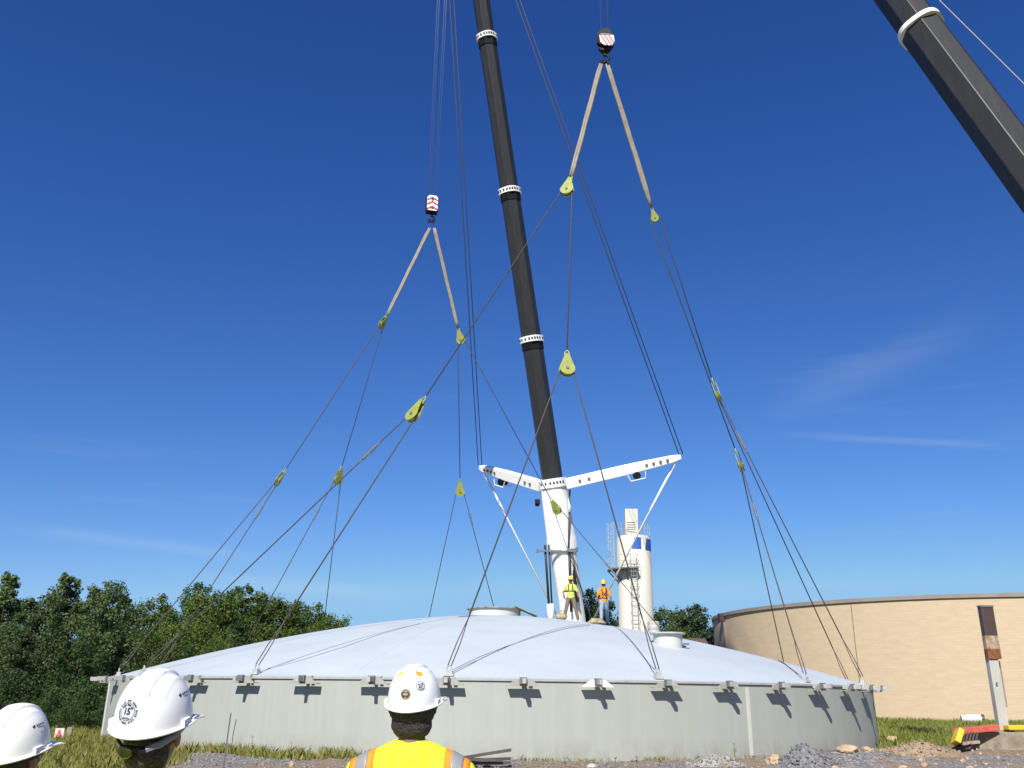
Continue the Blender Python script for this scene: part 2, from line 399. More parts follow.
def leaf_mat(name, c1, c2, c3):
    m = bpy.data.materials.new(name); m.use_nodes = True
    n = m.node_tree.nodes; L = m.node_tree.links; b = n['Principled BSDF']
    b.inputs['Roughness'].default_value = 0.6; b.inputs['Specular IOR Level'].default_value = 0.25
    t = n.new('ShaderNodeTexCoord'); no = n.new('ShaderNodeTexNoise'); no.inputs['Scale'].default_value = 0.9; no.inputs['Detail'].default_value = 8; no.inputs['Roughness'].default_value = 0.8
    L.new(t.outputs['Object'], no.inputs['Vector'])
    r = n.new('ShaderNodeValToRGB'); r.color_ramp.elements[0].position = 0.3; r.color_ramp.elements[1].position = 0.72
    r.color_ramp.elements[0].color = (*c1, 1); r.color_ramp.elements[1].color = (*c3, 1)
    e = r.color_ramp.elements.new(0.5); e.color = (*c2, 1)
    L.new(no.outputs['Fac'], r.inputs[0])
    oi = n.new('ShaderNodeObjectInfo'); hs = n.new('ShaderNodeHueSaturation')
    mr = n.new('ShaderNodeMapRange'); mr.inputs[3].default_value = 0.75; mr.inputs[4].default_value = 1.25
    L.new(oi.outputs['Random'], mr.inputs[0]); L.new(mr.outputs[0], hs.inputs['Value']); L.new(r.outputs[0], hs.inputs['Color'])
    L.new(hs.outputs[0], b.inputs['Base Color'])
    tr = n.new('ShaderNodeBsdfTranslucent'); L.new(hs.outputs[0], tr.inputs['Color'])
    ms = n.new('ShaderNodeMixShader'); ms.inputs[0].default_value = 0.25
    L.new(b.outputs[0], ms.inputs[1]); L.new(tr.outputs[0], ms.inputs[2]); L.new(ms.outputs[0], n['Material Output'].inputs[0])
    return m
M['leaf_tall'] = leaf_mat('grey_green_leaves', (0.045, 0.075, 0.024), (0.088, 0.135, 0.042), (0.18, 0.215, 0.085))
M['leaf'] = leaf_mat('green_leaves', (0.040, 0.075, 0.015), (0.085, 0.13, 0.026), (0.19, 0.215, 0.045))
M['leaf_dark'] = leaf_mat('dark_green_leaves', (0.024, 0.052, 0.014), (0.044, 0.08, 0.022), (0.085, 0.125, 0.034))
M['grass'] = leaf_mat('grass_blades', (0.15, 0.18, 0.035), (0.25, 0.25, 0.06), (0.38, 0.33, 0.12))
M['grass_green'] = leaf_mat('fresh_grass_blades', (0.12, 0.17, 0.028), (0.22, 0.25, 0.05), (0.36, 0.34, 0.10))

def ground_mat():
    m = bpy.data.materials.new('gravel_and_soil'); m.use_nodes = True
    n = m.node_tree.nodes; L = m.node_tree.links; b = n['Principled BSDF']; b.inputs['Roughness'].default_value = 0.95; b.inputs['Specular IOR Level'].default_value = 0.2
    t = n.new('ShaderNodeTexCoord')
    def noise(sc, d=6, rough=0.6):
        no = n.new('ShaderNodeTexNoise'); no.inputs['Scale'].default_value = sc; no.inputs['Detail'].default_value = d; no.inputs['Roughness'].default_value = rough
        L.new(t.outputs['Object'], no.inputs['Vector']); return no
    def ramp(src, stops):
        r = n.new('ShaderNodeValToRGB'); el = r.color_ramp.elements
        el[0].position, el[0].color = stops[0][0], (*stops[0][1], 1)
        el[1].position, el[1].color = stops[-1][0], (*stops[-1][1], 1)
        for p, c in stops[1:-1]: el.new(p).color = (*c, 1)
        L.new(src, r.inputs[0]); return r
    g = n.new('ShaderNodeTexVoronoi'); g.inputs['Scale'].default_value = 14.0; L.new(t.outputs['Object'], g.inputs['Vector'])
    gr = ramp(g.outputs['Color'], [(0.1, (0.10, 0.10, 0.105)), (0.5, (0.19, 0.185, 0.185)), (0.9, (0.34, 0.33, 0.32))])
    soil = ramp(noise(5.0, 8, 0.7).outputs['Fac'], [(0.3, (0.16, 0.11, 0.07)), (0.5, (0.25, 0.18, 0.12)), (0.7, (0.36, 0.28, 0.19))])
    turf = ramp(noise(3.0, 8, 0.7).outputs['Fac'], [(0.3, (0.10, 0.11, 0.03)), (0.7, (0.22, 0.19, 0.08))])
    mask = ramp(noise(0.35, 5, 0.6).outputs['Fac'], [(0.44, (0, 0, 0)), (0.56, (1, 1, 1))])
    m1 = n.new('ShaderNodeMixRGB'); L.new(mask.outputs[0], m1.inputs[0]); L.new(gr.outputs[0], m1.inputs[1]); L.new(soil.outputs[0], m1.inputs[2])
    # turf takes over away from the gravel works round the tank
    xy = n.new('ShaderNodeVectorMath'); xy.operation = 'DISTANCE'; xy.inputs[1].default_value = (0.5, 20, 0); L.new(t.outputs['Object'], xy.inputs[0])
    nn = noise(0.25, 5); ad = n.new('ShaderNodeMath'); ad.operation = 'MULTIPLY_ADD'; ad.inputs[1].default_value = 14; L.new(nn.outputs['Fac'], ad.inputs[0]); L.new(xy.outputs['Value'], ad.inputs[2])
    mr = n.new('ShaderNodeMapRange'); mr.inputs[1].default_value = 24; mr.inputs[2].default_value = 28; L.new(ad.outputs[0], mr.inputs[0])
    m2 = n.new('ShaderNodeMixRGB'); L.new(mr.outputs[0], m2.inputs[0]); L.new(m1.outputs[0], m2.inputs[1]); L.new(turf.outputs[0], m2.inputs[2])
    L.new(m2.outputs[0], b.inputs['Base Color'])
    bp = n.new('ShaderNodeBump'); bp.inputs['Strength'].default_value = 0.9; bp.inputs['Distance'].default_value = 0.05
    L.new(g.outputs['Distance'], bp.inputs['Height']); L.new(bp.outputs[0], b.inputs['Normal'])
    return m
M['ground'] = ground_mat()

# ------------------------------------------------------------------ tank geometry shared by wall, dome, ropes
CX, CY, TR = -0.66, 41.0, 15.58
RIM, RISE, PW = 1.98, 2.88, 1.65
def dome_z(r): return RIM + RISE * (1 - (min(r, TR) / TR) ** PW)
def rim_pt(a, r, z): t = R(a); return Vector((CX + r * math.sin(t), CY - r * math.cos(t), z))
def dome_hit(px, py):
    d = ray(px, py); d /= d.y; best = None
    for k in range(2000):
        Y = CY - TR + k * 0.015; p = EYE + d * Y; r = math.hypot(p.x - CX, p.y - CY)
        gap = p.z - dome_z(r)
        if r < TR and gap <= 0: return Vector((p.x, p.y, dome_z(r)))
        if r < TR and (best is None or gap < best[0]): best = (gap, p.copy())
    p = best[1]; return Vector((p.x, p.y, dome_z(math.hypot(p.x - CX, p.y - CY))))

# ------------------------------------------------------------------ ground
def gz(x, y):
    z = 0.0
    far = 1 - sstep(60, 110, math.hypot(x, y - 35))
    z += far * (0.07 * mnoise.noise(Vector((x * 0.35, y * 0.35, 3.1))) + 0.035 * mnoise.noise(Vector((x * 1.1, y * 1.1, 7.7))))
    z -= 0.17 * (1 - sstep(-1.2, -0.5, x)) * (1 - sstep(5, 9, y)) * sstep(-4, 0, y + 3)
    z += 0.30 * math.exp(-((x - 9.0) / 2.0) ** 2 - ((y - 24.8) / 0.9) ** 2)         # low spoil bank in front of the wall, right
    z += 0.18 * math.exp(-((x - 14.5) / 3.0) ** 2 - ((y - 28.5) / 1.6) ** 2)
    z -= 0.10 * (1 - sstep(15.5, 17.0, math.hypot(x - CX, y - CY)))
    return z
def axis(lo, hi, step):
    a = [lo + step * i for i in range(int((hi - lo) / step) + 1)]
    k = step; x = hi
    while x < 2600: k *= 1.35; x += k; a.append(x)
    k = step; x = lo
    while x > -2600: k *= 1.35; x -= k; a.insert(0, x)
    return a
gx, gy = axis(-34, 46, 0.45), axis(-6, 72, 0.45)
vs = [(x, y, gz(x, y)) for y in gy for x in gx]
nx = len(gx)
fs = [(j * nx + i, j * nx + i + 1, (j + 1) * nx + i + 1, (j + 1) * nx + i) for j in range(len(gy) - 1) for i in range(nx - 1)]
g = MB().add(vs, fs).build('ground', M['ground'], smooth=True)
g['kind'] = 'structure'
def ground_hit(px, py):
    d = ray(px, py); d /= d.y; Y = 10.0
    while Y < 90:
        p = EYE + d * Y
        if p.z <= gz(p.x, p.y): return Vector((p.x, p.y, gz(p.x, p.y)))
        Y += 0.04
    return EYE + d * 90

# ------------------------------------------------------------------ the tank and its dome
tank = empty('storage_tank', (CX, CY, -0.1))
tag(tank, 'low round pale grey-green storage tank wall in the middle of the yard', 'tank')
TL = Vector((-CX, -CY, 0.1))
prof = [(TR, -0.35), (TR, 1.93), (TR - 0.30, 1.93), (TR - 0.30, -0.35)]
MB().lathe([(r, z + 0.1) for r, z in prof], 192).build('wall', M['wall_paint'], tank, smooth=True, auto=40)
for a in (29.6, 118.0, -62.0):
    t = R(a); mw = MB()
    mw.box((0, 0, 1.0), (0.10, 0.05, 1.86))
    o = mw.build('wall_seam', M['plate_white'], tank); o.location = ((TR + 0.012) * math.sin(t), -(TR + 0.012) * math.cos(t), 0.02); o.rotation_euler = (0, 0, t)

dome = empty('tank_dome', (CX, CY, RIM))
tag(dome, 'wide shallow pale blue-white dome roof rigged for lifting on the round tank', 'dome roof')
prof = [(TR + 0.02, -0.04), (TR + 0.04, 0.0)]
for i in range(61):
    r = TR * (1 - i / 60); prof.append((max(r, 0.02), dome_z(r) - RIM))
MB().lathe(prof, 192).build('shell', M['membrane'], dome, smooth=True, auto=50)
# raised panel seams, running from rim to hatch
sm = MB()
for k in range(16):
    t = R(-14.2 + 22.5 * k)
    pts = []
    for i in range(25):
        r = TR - 0.3 - (TR - 2.0) * i / 24
        pts.append((r * math.sin(t), -r * math.cos(t), dome_z(r) - RIM + 0.002))
    sm.tube(pts, 0.004, 4)
sm.build('panel_seam', M['membrane'], dome, smooth=True)
rr_ = MB(); rr_.lathe([(TR + 0.015, -0.045), (TR + 0.048, -0.045), (TR + 0.055, 0.012), (TR + 0.041, 0.016)], 192)
rr_.build('rim_ring', M['galv'], dome, smooth=True, auto=40)
# centre hatch
ht = MB(); hz = dome_z(1.2) - RIM
ht.lathe([(1.17, hz - 0.2), (1.17, hz + 0.33), (1.05, hz + 0.33), (1.05, hz + 0.1), (0.02, hz + 0.1)], 64)
hatch = ht.build('centre_hatch', M['plate_white'], dome, smooth=True, auto=40)
MB().lathe([(1.17, hz + 0.33), (1.27, hz + 0.33), (1.27, hz + 0.37), (1.05, hz + 0.37), (1.05, hz + 0.333)], 64).build('flange', M['rust'], hatch, smooth=True, auto=40)
# side vent on the right flank
vp = dome_hit(668, 645); vl = vp - Vector((CX, CY, RIM))
vt = MB(); vt.lathe([(0.50, -0.25), (0.50, 0.36), (0.44, 0.36), (0.44, 0.2), (0.02, 0.2)], 48)
vent = vt.build('side_vent', M['plate_white'], dome, smooth=True, auto=40); vent.location = vl
MB().lathe([(0.50, 0.36), (0.62, 0.36), (0.62, 0.41), (0.44, 0.41), (0.44, 0.363)], 48).build('flange', M['galv'], vent, smooth=True, auto=40)
MB().box((0.52, -0.2, 0.03), (0.35, 0.18, 0.06)).build('clamp', M['grey_steel'], vent)

# 48 jacking brackets : a wide plate under an I-beam arm
pl = MB(); pl.prism([(-0.43, -0.185), (0.43, -0.185), (0.43, -0.16), (0.20, 0.0), (-0.20, 0.0), (-0.43, -0.16)], 0.03)
pl.prism([(-0.43, -0.185), (0.43, -0.185), (0.43, -0.165), (-0.43, -0.165)], 0.20, Matrix.Translation((0, 0.117, 0)))
pl_o = pl.build('bracket', M['wall_paint'], dome)
ar = MB(); ar.box((0, -0.03, -0.055), (0.10, 0.62, 0.13))
ar_o = ar.build('arm', M['galv'], pl_o)
gs = MB(); gs.box((-0.01, -0.06, -0.045), (0.19, 0.085, 0.17)); gs_o = gs.build('end_block', M['grey_steel'], pl_o)
gs = MB(); gs.box((0.16, 0.12, 0.005), (0.10, 0.10, 0.05)); gs.build('clip', M['galv'], pl_o)
for k in range(48):
    o = pl_o if k == 0 else copy_tree(pl_o, dome)
    if k == 2: o.data = o.data.copy(); o.data.materials[0] = M['white']; o['label'] = 'bracket plate painted white'
    t = R(-3.6 + 7.44 * k) if k < 24 else R(-3.6 + 7.5 * k)
    o.location = ((TR + 0.31) * math.sin(t), -(TR + 0.31) * math.cos(t), 0.01); o.rotation_euler = (0, 0, t)
# 16 lifting lugs
lg = MB()
lg.box((0, 0, 0.03), (0.26, 0.24, 0.06)); lg.box((0, 0, 0.11), (0.17, 0.14, 0.10))
lg.tube([(-0.06, -0.0, 0.13), (-0.065, -0.0, 0.23), (0, -0.0, 0.285), (0.065, -0.0, 0.23), (0.06, -0.0, 0.13)], 0.022, 8)
lg_o = lg.build('lifting_lug', M['galv'], dome, auto=30)
LUG = {}
for k in range(16):
    a = -3.0 + 22.5 * k
    if a > 180: a -= 360
    o = lg_o if k == 0 else copy_tree(lg_o, dome)
    r = TR - 0.27; t = R(a - 0.7)
    o.location = (r * math.sin(t), -r * math.cos(t), dome_z(r) - RIM - 0.01); o.rotation_euler = (0, 0, t)
    LUG[a] = rim_pt(a - 0.7, r, dome_z(r) + 0.25)

# cables lying on the dome
def on_dome(pix, label, cat, name, m, r=0.02, wob=0.05):
    pts = [dome_hit(*p) for p in pix]; out = []
    for i in range(len(pts) - 1):
        for j in range(8):
            p = pts[i].lerp(pts[i + 1], j / 8); p.z = dome_z(math.hypot(p.x - CX, p.y - CY)) + r * 0.8; out.append(p)
    p = pts[-1].copy(); p.z += r * 0.8; out.append(p)
    o = MB().tube(out, r, 6).build(name, m, smooth=True); tag(o, label, cat); return o
on_dome([(262, 671), (300, 661), (345, 647), (385, 633), (420, 624)], 'thin grey cable lying up the left slope of the dome', 'cable', 'slack_cable', M['seam'], 0.013)
on_dome([(453, 670), (480, 657), (512, 645), (550, 633), (590, 625.5)], 'thin grey tag line curving up the dome from front lug to workers', 'rope', 'tag_line', M['seam'], 0.014)
on_dome([(797, 674), (788, 667), (778, 660)], 'short loose wire lying on right edge of the dome', 'wire', 'loose_wire', M['rope'], 0.018)

# ------------------------------------------------------------------ rigging
HOOK_A = at(432, 228, 49.3); HOOK_B = at(604, 64, 32.7)     # where the slings hang
def lc(*a):
    v = Vector()
    for x in a: v += LUG[x]
    return v / len(a)
P = {}
P['a1'] = near((382, 325), HOOK_A, lc(-70.5, -93, -115.5, -138)); P['a2'] = near((461, 340), HOOK_A, lc(-160.5, 177, 154.5, 132))
P['b1'] = near((567, 190), HOOK_B, lc(-48, -25.5, -3, 19.5)); P['b2'] = near((655, 218), HOOK_B, lc(42, 64.5, 87, 109.5))
P['a11'] = near((278, 481), P['a1'], lc(-70.5, -93)); P['a12'] = near((338, 480), P['a1'], lc(-115.5, -138))
P['a21'] = near((460, 492), P['a2'], lc(-160.5, 177)); P['a22'] = near((557, 510), P['a2'], lc(154.5, 132))
P['b11'] = near((413, 415), P['b1'], lc(-48, -25.5)); P['b12'] = near((567, 369), P['b1'], lc(-3, 19.5))
P['b21'] = near((718, 396), P['b2'], lc(64.5, 87)); P['b22'] = near((741, 466), P['b2'], lc(42, 109.5))

def sheave_block(key, parent_pt, c1, c2, label, scale=1.0):
    p = P[key]; z = (parent_pt - p).normalized(); d = c2 - c1; x = (d - z * d.dot(z)).normalized(); y = z.cross(x)
    root = empty('sheave_block'); root.matrix_world = frame(x, y, z, p); root.scale = (scale,) * 3
    tag(root, label, 'pulley block', 'yellow-green sheave blocks in the rigging')
    out = [(0.275 * math.sin(a), 0.275 * math.cos(a)) for a in [R(55 + i * 250 / 18) for i in range(19)]]
    out = [(x_, z_) for x_, z_ in out] + [(-0.10, 0.52), (-0.08, 0.62), (0.08, 0.62), (0.10, 0.52)]
    for s in (-1, 1):
        MB().prism(out, 0.022, Matrix.Translation((0, s * 0.085, 0))).build('cheek_plate', M['block_yellow'], root)
    MB().lathe([(0.03, -0.05), (0.24, -0.06), (0.255, -0.05), (0.21, 0), (0.255, 0.05), (0.24, 0.06), (0.03, 0.05)], 28, M=Matrix.Rotation(R(90), 3, 'X')).build('sheave', M['block_yellow'], root, smooth=True, auto=40)
    MB().lathe([(0.005, -0.13), (0.06, -0.13), (0.06, 0.13), (0.005, 0.13)], 12, M=Matrix.Rotation(R(90), 3, 'X')).build('axle_pin', M['grey_steel'], root)
    sh = MB(); sh.tube([(-0.07, 0, 0.50), (-0.075, 0, 0.72), (0, 0, 0.82), (0.075, 0, 0.72), (0.07, 0, 0.50)], 0.03, 8)
    sh.lathe([(0.005, -0.12), (0.032, -0.12), (0.032, 0.12), (0.005, 0.12)], 10, c=(0, 0, 0.52), M=Matrix.Rotation(R(90), 3, 'Y'))
    sh.build('shackle', M['block_yellow'], root, smooth=True, auto=40)
    return p + z * 0.80 * scale
TOP = {}
TOP['a1'] = sheave_block('a1', HOOK_A, P['a11'], P['a12'], 'yellow-green pulley block hanging from the left sling of the rear hook')
TOP['a2'] = sheave_block('a2', HOOK_A, P['a21'], P['a22'], 'yellow-green pulley block hanging from the right sling of the rear hook')
TOP['b1'] = sheave_block('b1', HOOK_B, P['b11'], P['b12'], 'topmost pale yellow-green pulley block, hanging from the left sling of the front hook')
TOP['b2'] = sheave_block('b2', HOOK_B, P['b21'], P['b22'], 'narrow pulley block at the lower end of the long right sling of the front hook', 0.62)
TOP['a11'] = sheave_block('a11', P['a1'], LUG[-93], LUG[-70.5], 'leftmost yellow-green pulley block, seen edge on high above the trees')
TOP['a12'] = sheave_block('a12', P['a1'], LUG[-115.5], LUG[-138], 'yellow-green pulley block hanging second from the left above the trees')
TOP['a21'] = sheave_block('a21', P['a2'], LUG[-160.5], LUG[177], 'yellow-green pulley block hanging straight above the left side of the dome hatch')
TOP['a22'] = sheave_block('a22', P['a2'], LUG[154.5], LUG[132], 'yellow-green pulley block hanging in front of the white boom base')
TOP['b11'] = sheave_block('b11', P['b1'], LUG[-48], LUG[-25.5], 'tilted yellow-green pulley block on the long diagonal rope left of the boom', 1.05)
TOP['b12'] = sheave_block('b12', P['b1'], LUG[-3], LUG[19.5], 'round yellow-green pulley block hanging just right of the dark boom')
TOP['b21'] = sheave_block('b21', P['b2'], LUG[64.5], LUG[87], 'upper of the two yellow-green pulley blocks on the right-hand ropes', 1.0)
TOP['b22'] = sheave_block('b22', P['b2'], LUG[42], LUG[109.5], 'lower of the two yellow-green pulley blocks on the right-hand ropes', 0.95)

def turnbuckle(a, b, parent):
    d = b - a; m = MB()
    L = d.length
    m.tube([a, a + d * 0.12, a + d * 0.14, a + d * 0.86, a + d * 0.88, b], [0.03, 0.03, 0.055, 0.055, 0.03, 0.03], 8)
    q = a + d * 0.5 + Vector((0, 0, -0.10)); m.tube([a + d * 0.5, q], [0.03, 0.045], 8)
    m.build('turnbuckle', M['grey_steel'], parent, smooth=True, auto=40)
def wire_rope(key, e1, e2, label, r=0.023, tb=(None, None), vee=True):
    p = P[key]; z = (TOP[key] - p).normalized(); d = e2 - e1; x = (d - z * d.dot(z)).normalized()
    rs = 0.215
    path = [e1]; m = MB()
    def foot(e):
        if not vee: return e
        dd = (p - e).normalized(); k = e + dd * 1.5; s = dd.cross(Vector((0, 1, 0))).normalized() * 0.045
        m.tube([e + s, e + dd * 0.7 + s * 1.1, k], r * 0.7, 6); m.tube([e - s, e + dd * 0.7 - s * 1.1, k], r * 0.7, 6)
        return k
    path = [foot(e1)] + [p + x * (rs * math.cos(a)) + z * (rs * math.sin(a)) for a in [R(180 - 22.5 * i) for i in range(9)]] + [foot(e2)]
    m.tube(path, r, 8)
    o = m.build('wire_rope', M['rope'], smooth=True)
    tag(o, label, 'rope', 'steel wire ropes in the rigging')
    for e, k, s in ((e1, tb[0], -1), (e2, tb[1], 1)):
        if k:
            dd = (e - (p + x * rs * s)); a = p + x * rs * s + dd * k; turnbuckle(a, a + dd.normalized() * 1.0, o)
wire_rope('a1', TOP['a11'], TOP['a12'], 'steel rope forking from the rear hook left pulley to two far-left pulleys', 0.025, vee=False)
wire_rope('a2', TOP['a21'], TOP['a22'], 'steel rope forking from the rear hook right pulley to two pulleys below', 0.025, vee=False)
wire_rope('b1', TOP['b11'], TOP['b12'], 'steel rope over the topmost pulley with a long diagonal crossing the dark boom', 0.025, vee=False)
wire_rope('b2', TOP['b21'], TOP['b22'], 'steel rope from the long right sling down to the two right-hand pulleys', 0.025, vee=False)
wire_rope('a11', LUG[-93], LUG[-70.5], 'steel rope from the leftmost pulley to two lugs at the left end of the dome', tb=(0.12, None))
wire_rope('a12', LUG[-115.5], LUG[-138], 'steel rope from the second left pulley down behind the left dome crest', tb=(0.15, None))
wire_rope('a21', LUG[-160.5], LUG[177], 'steel rope spread like an inverted V behind the dome crest left of the hatch', tb=(None, 0.1))
wire_rope('a22', LUG[154.5], LUG[132], 'steel rope from the pulley at the white boom base running across the silo', tb=(None, 0.32))
wire_rope('b11', LUG[-48], LUG[-25.5], 'steel rope from the tilted diagonal pulley to two front left dome lugs', tb=(0.12, None))
wire_rope('b12', LUG[-3], LUG[19.5], 'steel rope from the round pulley by the boom to two front dome lugs', tb=(None, None))
wire_rope('b21', LUG[64.5], LUG[87], 'outer rope of the right-hand pulleys, ending at lugs on the far right dome edge', tb=(0.14, None))
wire_rope('b22', LUG[42], LUG[109.5], 'inner rope of the right-hand pulleys, ending left of the far right dome edge', tb=(0.22, None))

def sling(a, b, label, r0=0.085, r1=0.075, tip=False):
    d = b - a; x = d.cross(Vector((0, 1, 0))).normalized() * 0.045; m = MB(); n = 14
    rs = [r0 + (r1 - r0) * i / n for i in range(n + 1)]
    if tip: rs[-1] = 0.025; rs[-2] = 0.06
    rs[0] = 0.05
    for s in (-1, 1):
        m.tube([a + d * (i / n) + x * s * (1 + 0.15 * math.sin(i * 1.3 + s)) for i in range(n + 1)], [q * 0.8 for q in rs], 8)
    o = m.build('lifting_sling', M['sling'], smooth=True); tag(o, label, 'sling', 'beige lifting slings')
    e = MB(); e.tube([b - d.normalized() * 0.55, b], 0.05 if not tip else 0.035, 8); e.build('end_fitting', M['grey_steel'], o, smooth=True)
sl_off = Vector((0.14, 0, 0))
sling(HOOK_A - sl_off, TOP['a1'], 'beige lifting sling going down left from the rear hook')
sling(HOOK_A + sl_off, TOP['a2'], 'beige lifting sling going down right from the rear hook')
sling(HOOK_B - sl_off, TOP['b1'], 'short beige lifting sling going down left from the front hook')
sling(HOOK_B + sl_off, TOP['b2'], 'long beige lifting sling going down right from the front hook', 0.08, 0.095, True)

def hook_assembly(root, z0):
    m = MB(); m.tube([(0, 0, z0), (0, 0, z0 - 0.25)], 0.07, 10)
    pts = [(0.0, 0, z0 - 0.22)] + [(0.2 * math.sin(a), 0, z0 - 0.42 + 0.2 * math.cos(a)) for a in [R(20 + 22 * i) for i in range(12)]]
    m.tube(pts, [0.06] * 8 + [0.055, 0.05, 0.045, 0.04, 0.03], 10)
    for s in (-1, 1): m.tube([(s * 0.06, 0, z0 - 0.46), (s * 0.16, 0, z0 - 0.56), (s * 0.17, 0, z0 - 0.72)], 0.05, 8)
    m.build('hook', M['black'], root, smooth=True, auto=40)
# rear hook block : box with red and white chevrons
hb = empty('hook_block'); hbp = at(432, 205, 49.3); hb.location = hbp; hb.rotation_euler = (0, 0, R(12))
tag(hb, 'hook block with red and white chevron face, left of the dark boom', 'hook block', 'crane hook blocks')
b = MB(); outl = [(-0.36, -0.58), (0.36, -0.58), (0.38, -0.4), (0.38, 0.42), (0.25, 0.62), (-0.25, 0.62), (-0.38, 0.42), (-0.38, -0.4)]
b.prism(outl, 0.5); bevel(b.build('body', M['black'], hb), 0.03)
f = MB(); f.prism([(-0.32, -0.54), (0.32, -0.54), (0.34, -0.38), (0.34, 0.38), (0.22, 0.54), (-0.22, 0.54), (-0.34, 0.38), (-0.34, -0.38)], 0.02, Matrix.Translation((0, -0.27, 0)))
face = f.build('striped_face', M['white'], hb)
c = MB()
for zc in (-0.42, -0.08, 0.24):
    for s in (-1, 1):
        c.prism([(0, zc + 0.08), (s * 0.33, zc - 0.22 + 0.10), (s * 0.33, zc - 0.22 + 0.24 if zc < 0.2 else zc + 0.0), (0, zc + 0.22)], 0.008, Matrix.Translation((0, -0.286, 0)))
c.build('chevron', M['red'], face)
for zc in (0.26, -0.36):
    MB().lathe([(0.005, -0.31), (0.09, -0.31), (0.09, -0.27), (0.005, -0.27)], 14, c=(0, 0, zc), M=Matrix(((1, 0, 0), (0, 0, 1), (0, 1, 0)))).build('axle_cap', M['brown_steel'], hb, smooth=True, auto=40)
hook_assembly(hb, -0.58)
# front hook block : dark multi-sheave block with diagonal stripes
hb2 = empty('hook_block'); hbp2 = at(605, 43, 32.7); hb2.location = hbp2; hb2.rotation_euler = (0, R(3), R(-18))
tag(hb2, 'dark crane hook block with a diagonal red and white striped plate, top of the picture', 'hook block', 'crane hook blocks')
b = MB(); outl = [(0.38 * math.sin(a), 0.10 + 0.60 * math.cos(a)) for a in [2 * math.pi * i / 20 for i in range(20)]]
b.prism(outl, 0.34); b.build('body', M['black'], hb2)
for s in (-0.24, 0.24):
    MB().lathe([(0.03, -0.04), (0.33, -0.05), (0.35, -0.04), (0.30, 0), (0.35, 0.04), (0.33, 0.05), (0.03, 0.04)], 28, c=(0, s, 0.05), M=Matrix.Rotation(R(90), 3, 'X')).build('sheave', M['black'], hb2, smooth=True, auto=40)
P0, PU, PV = Vector((-0.20, 0.26)), Vector((0.66, -0.17)), Vector((0.08, -0.58))
q_ = lambda u0, v0: tuple(P0 + PU * u0 + PV * v0)
f = MB(); f.prism([q_(0, 0), q_(1, 0), q_(1, .62), q_(.8, 1), q_(.25, 1), q_(0, .7)], 0.02, Matrix.Translation((0, -0.31, 0)))
face = f.build('striped_face', M['white'], hb2)
c = MB()
for u0 in (-0.04, 0.26, 0.56):
    c.prism([q_(max(0.01, u0), .01), q_(u0 + .19, .01), q_(min(.99, u0 + .59), .62 if u0 > .4 else .98), q_(min(.86, u0 + .40), .98 if u0 < .4 else .86)], 0.008, Matrix.Translation((0, -0.326, 0)))
c.build('stripe', M['red'], face)
MB().box((0.08, -0.33, 0.21), (0.46, 0.03, 0.05), M=Matrix.Rotation(R(14), 3, 'Y')).build('guard_bar', M['grey_steel'], hb2)
hook_assembly(hb2, -0.46)

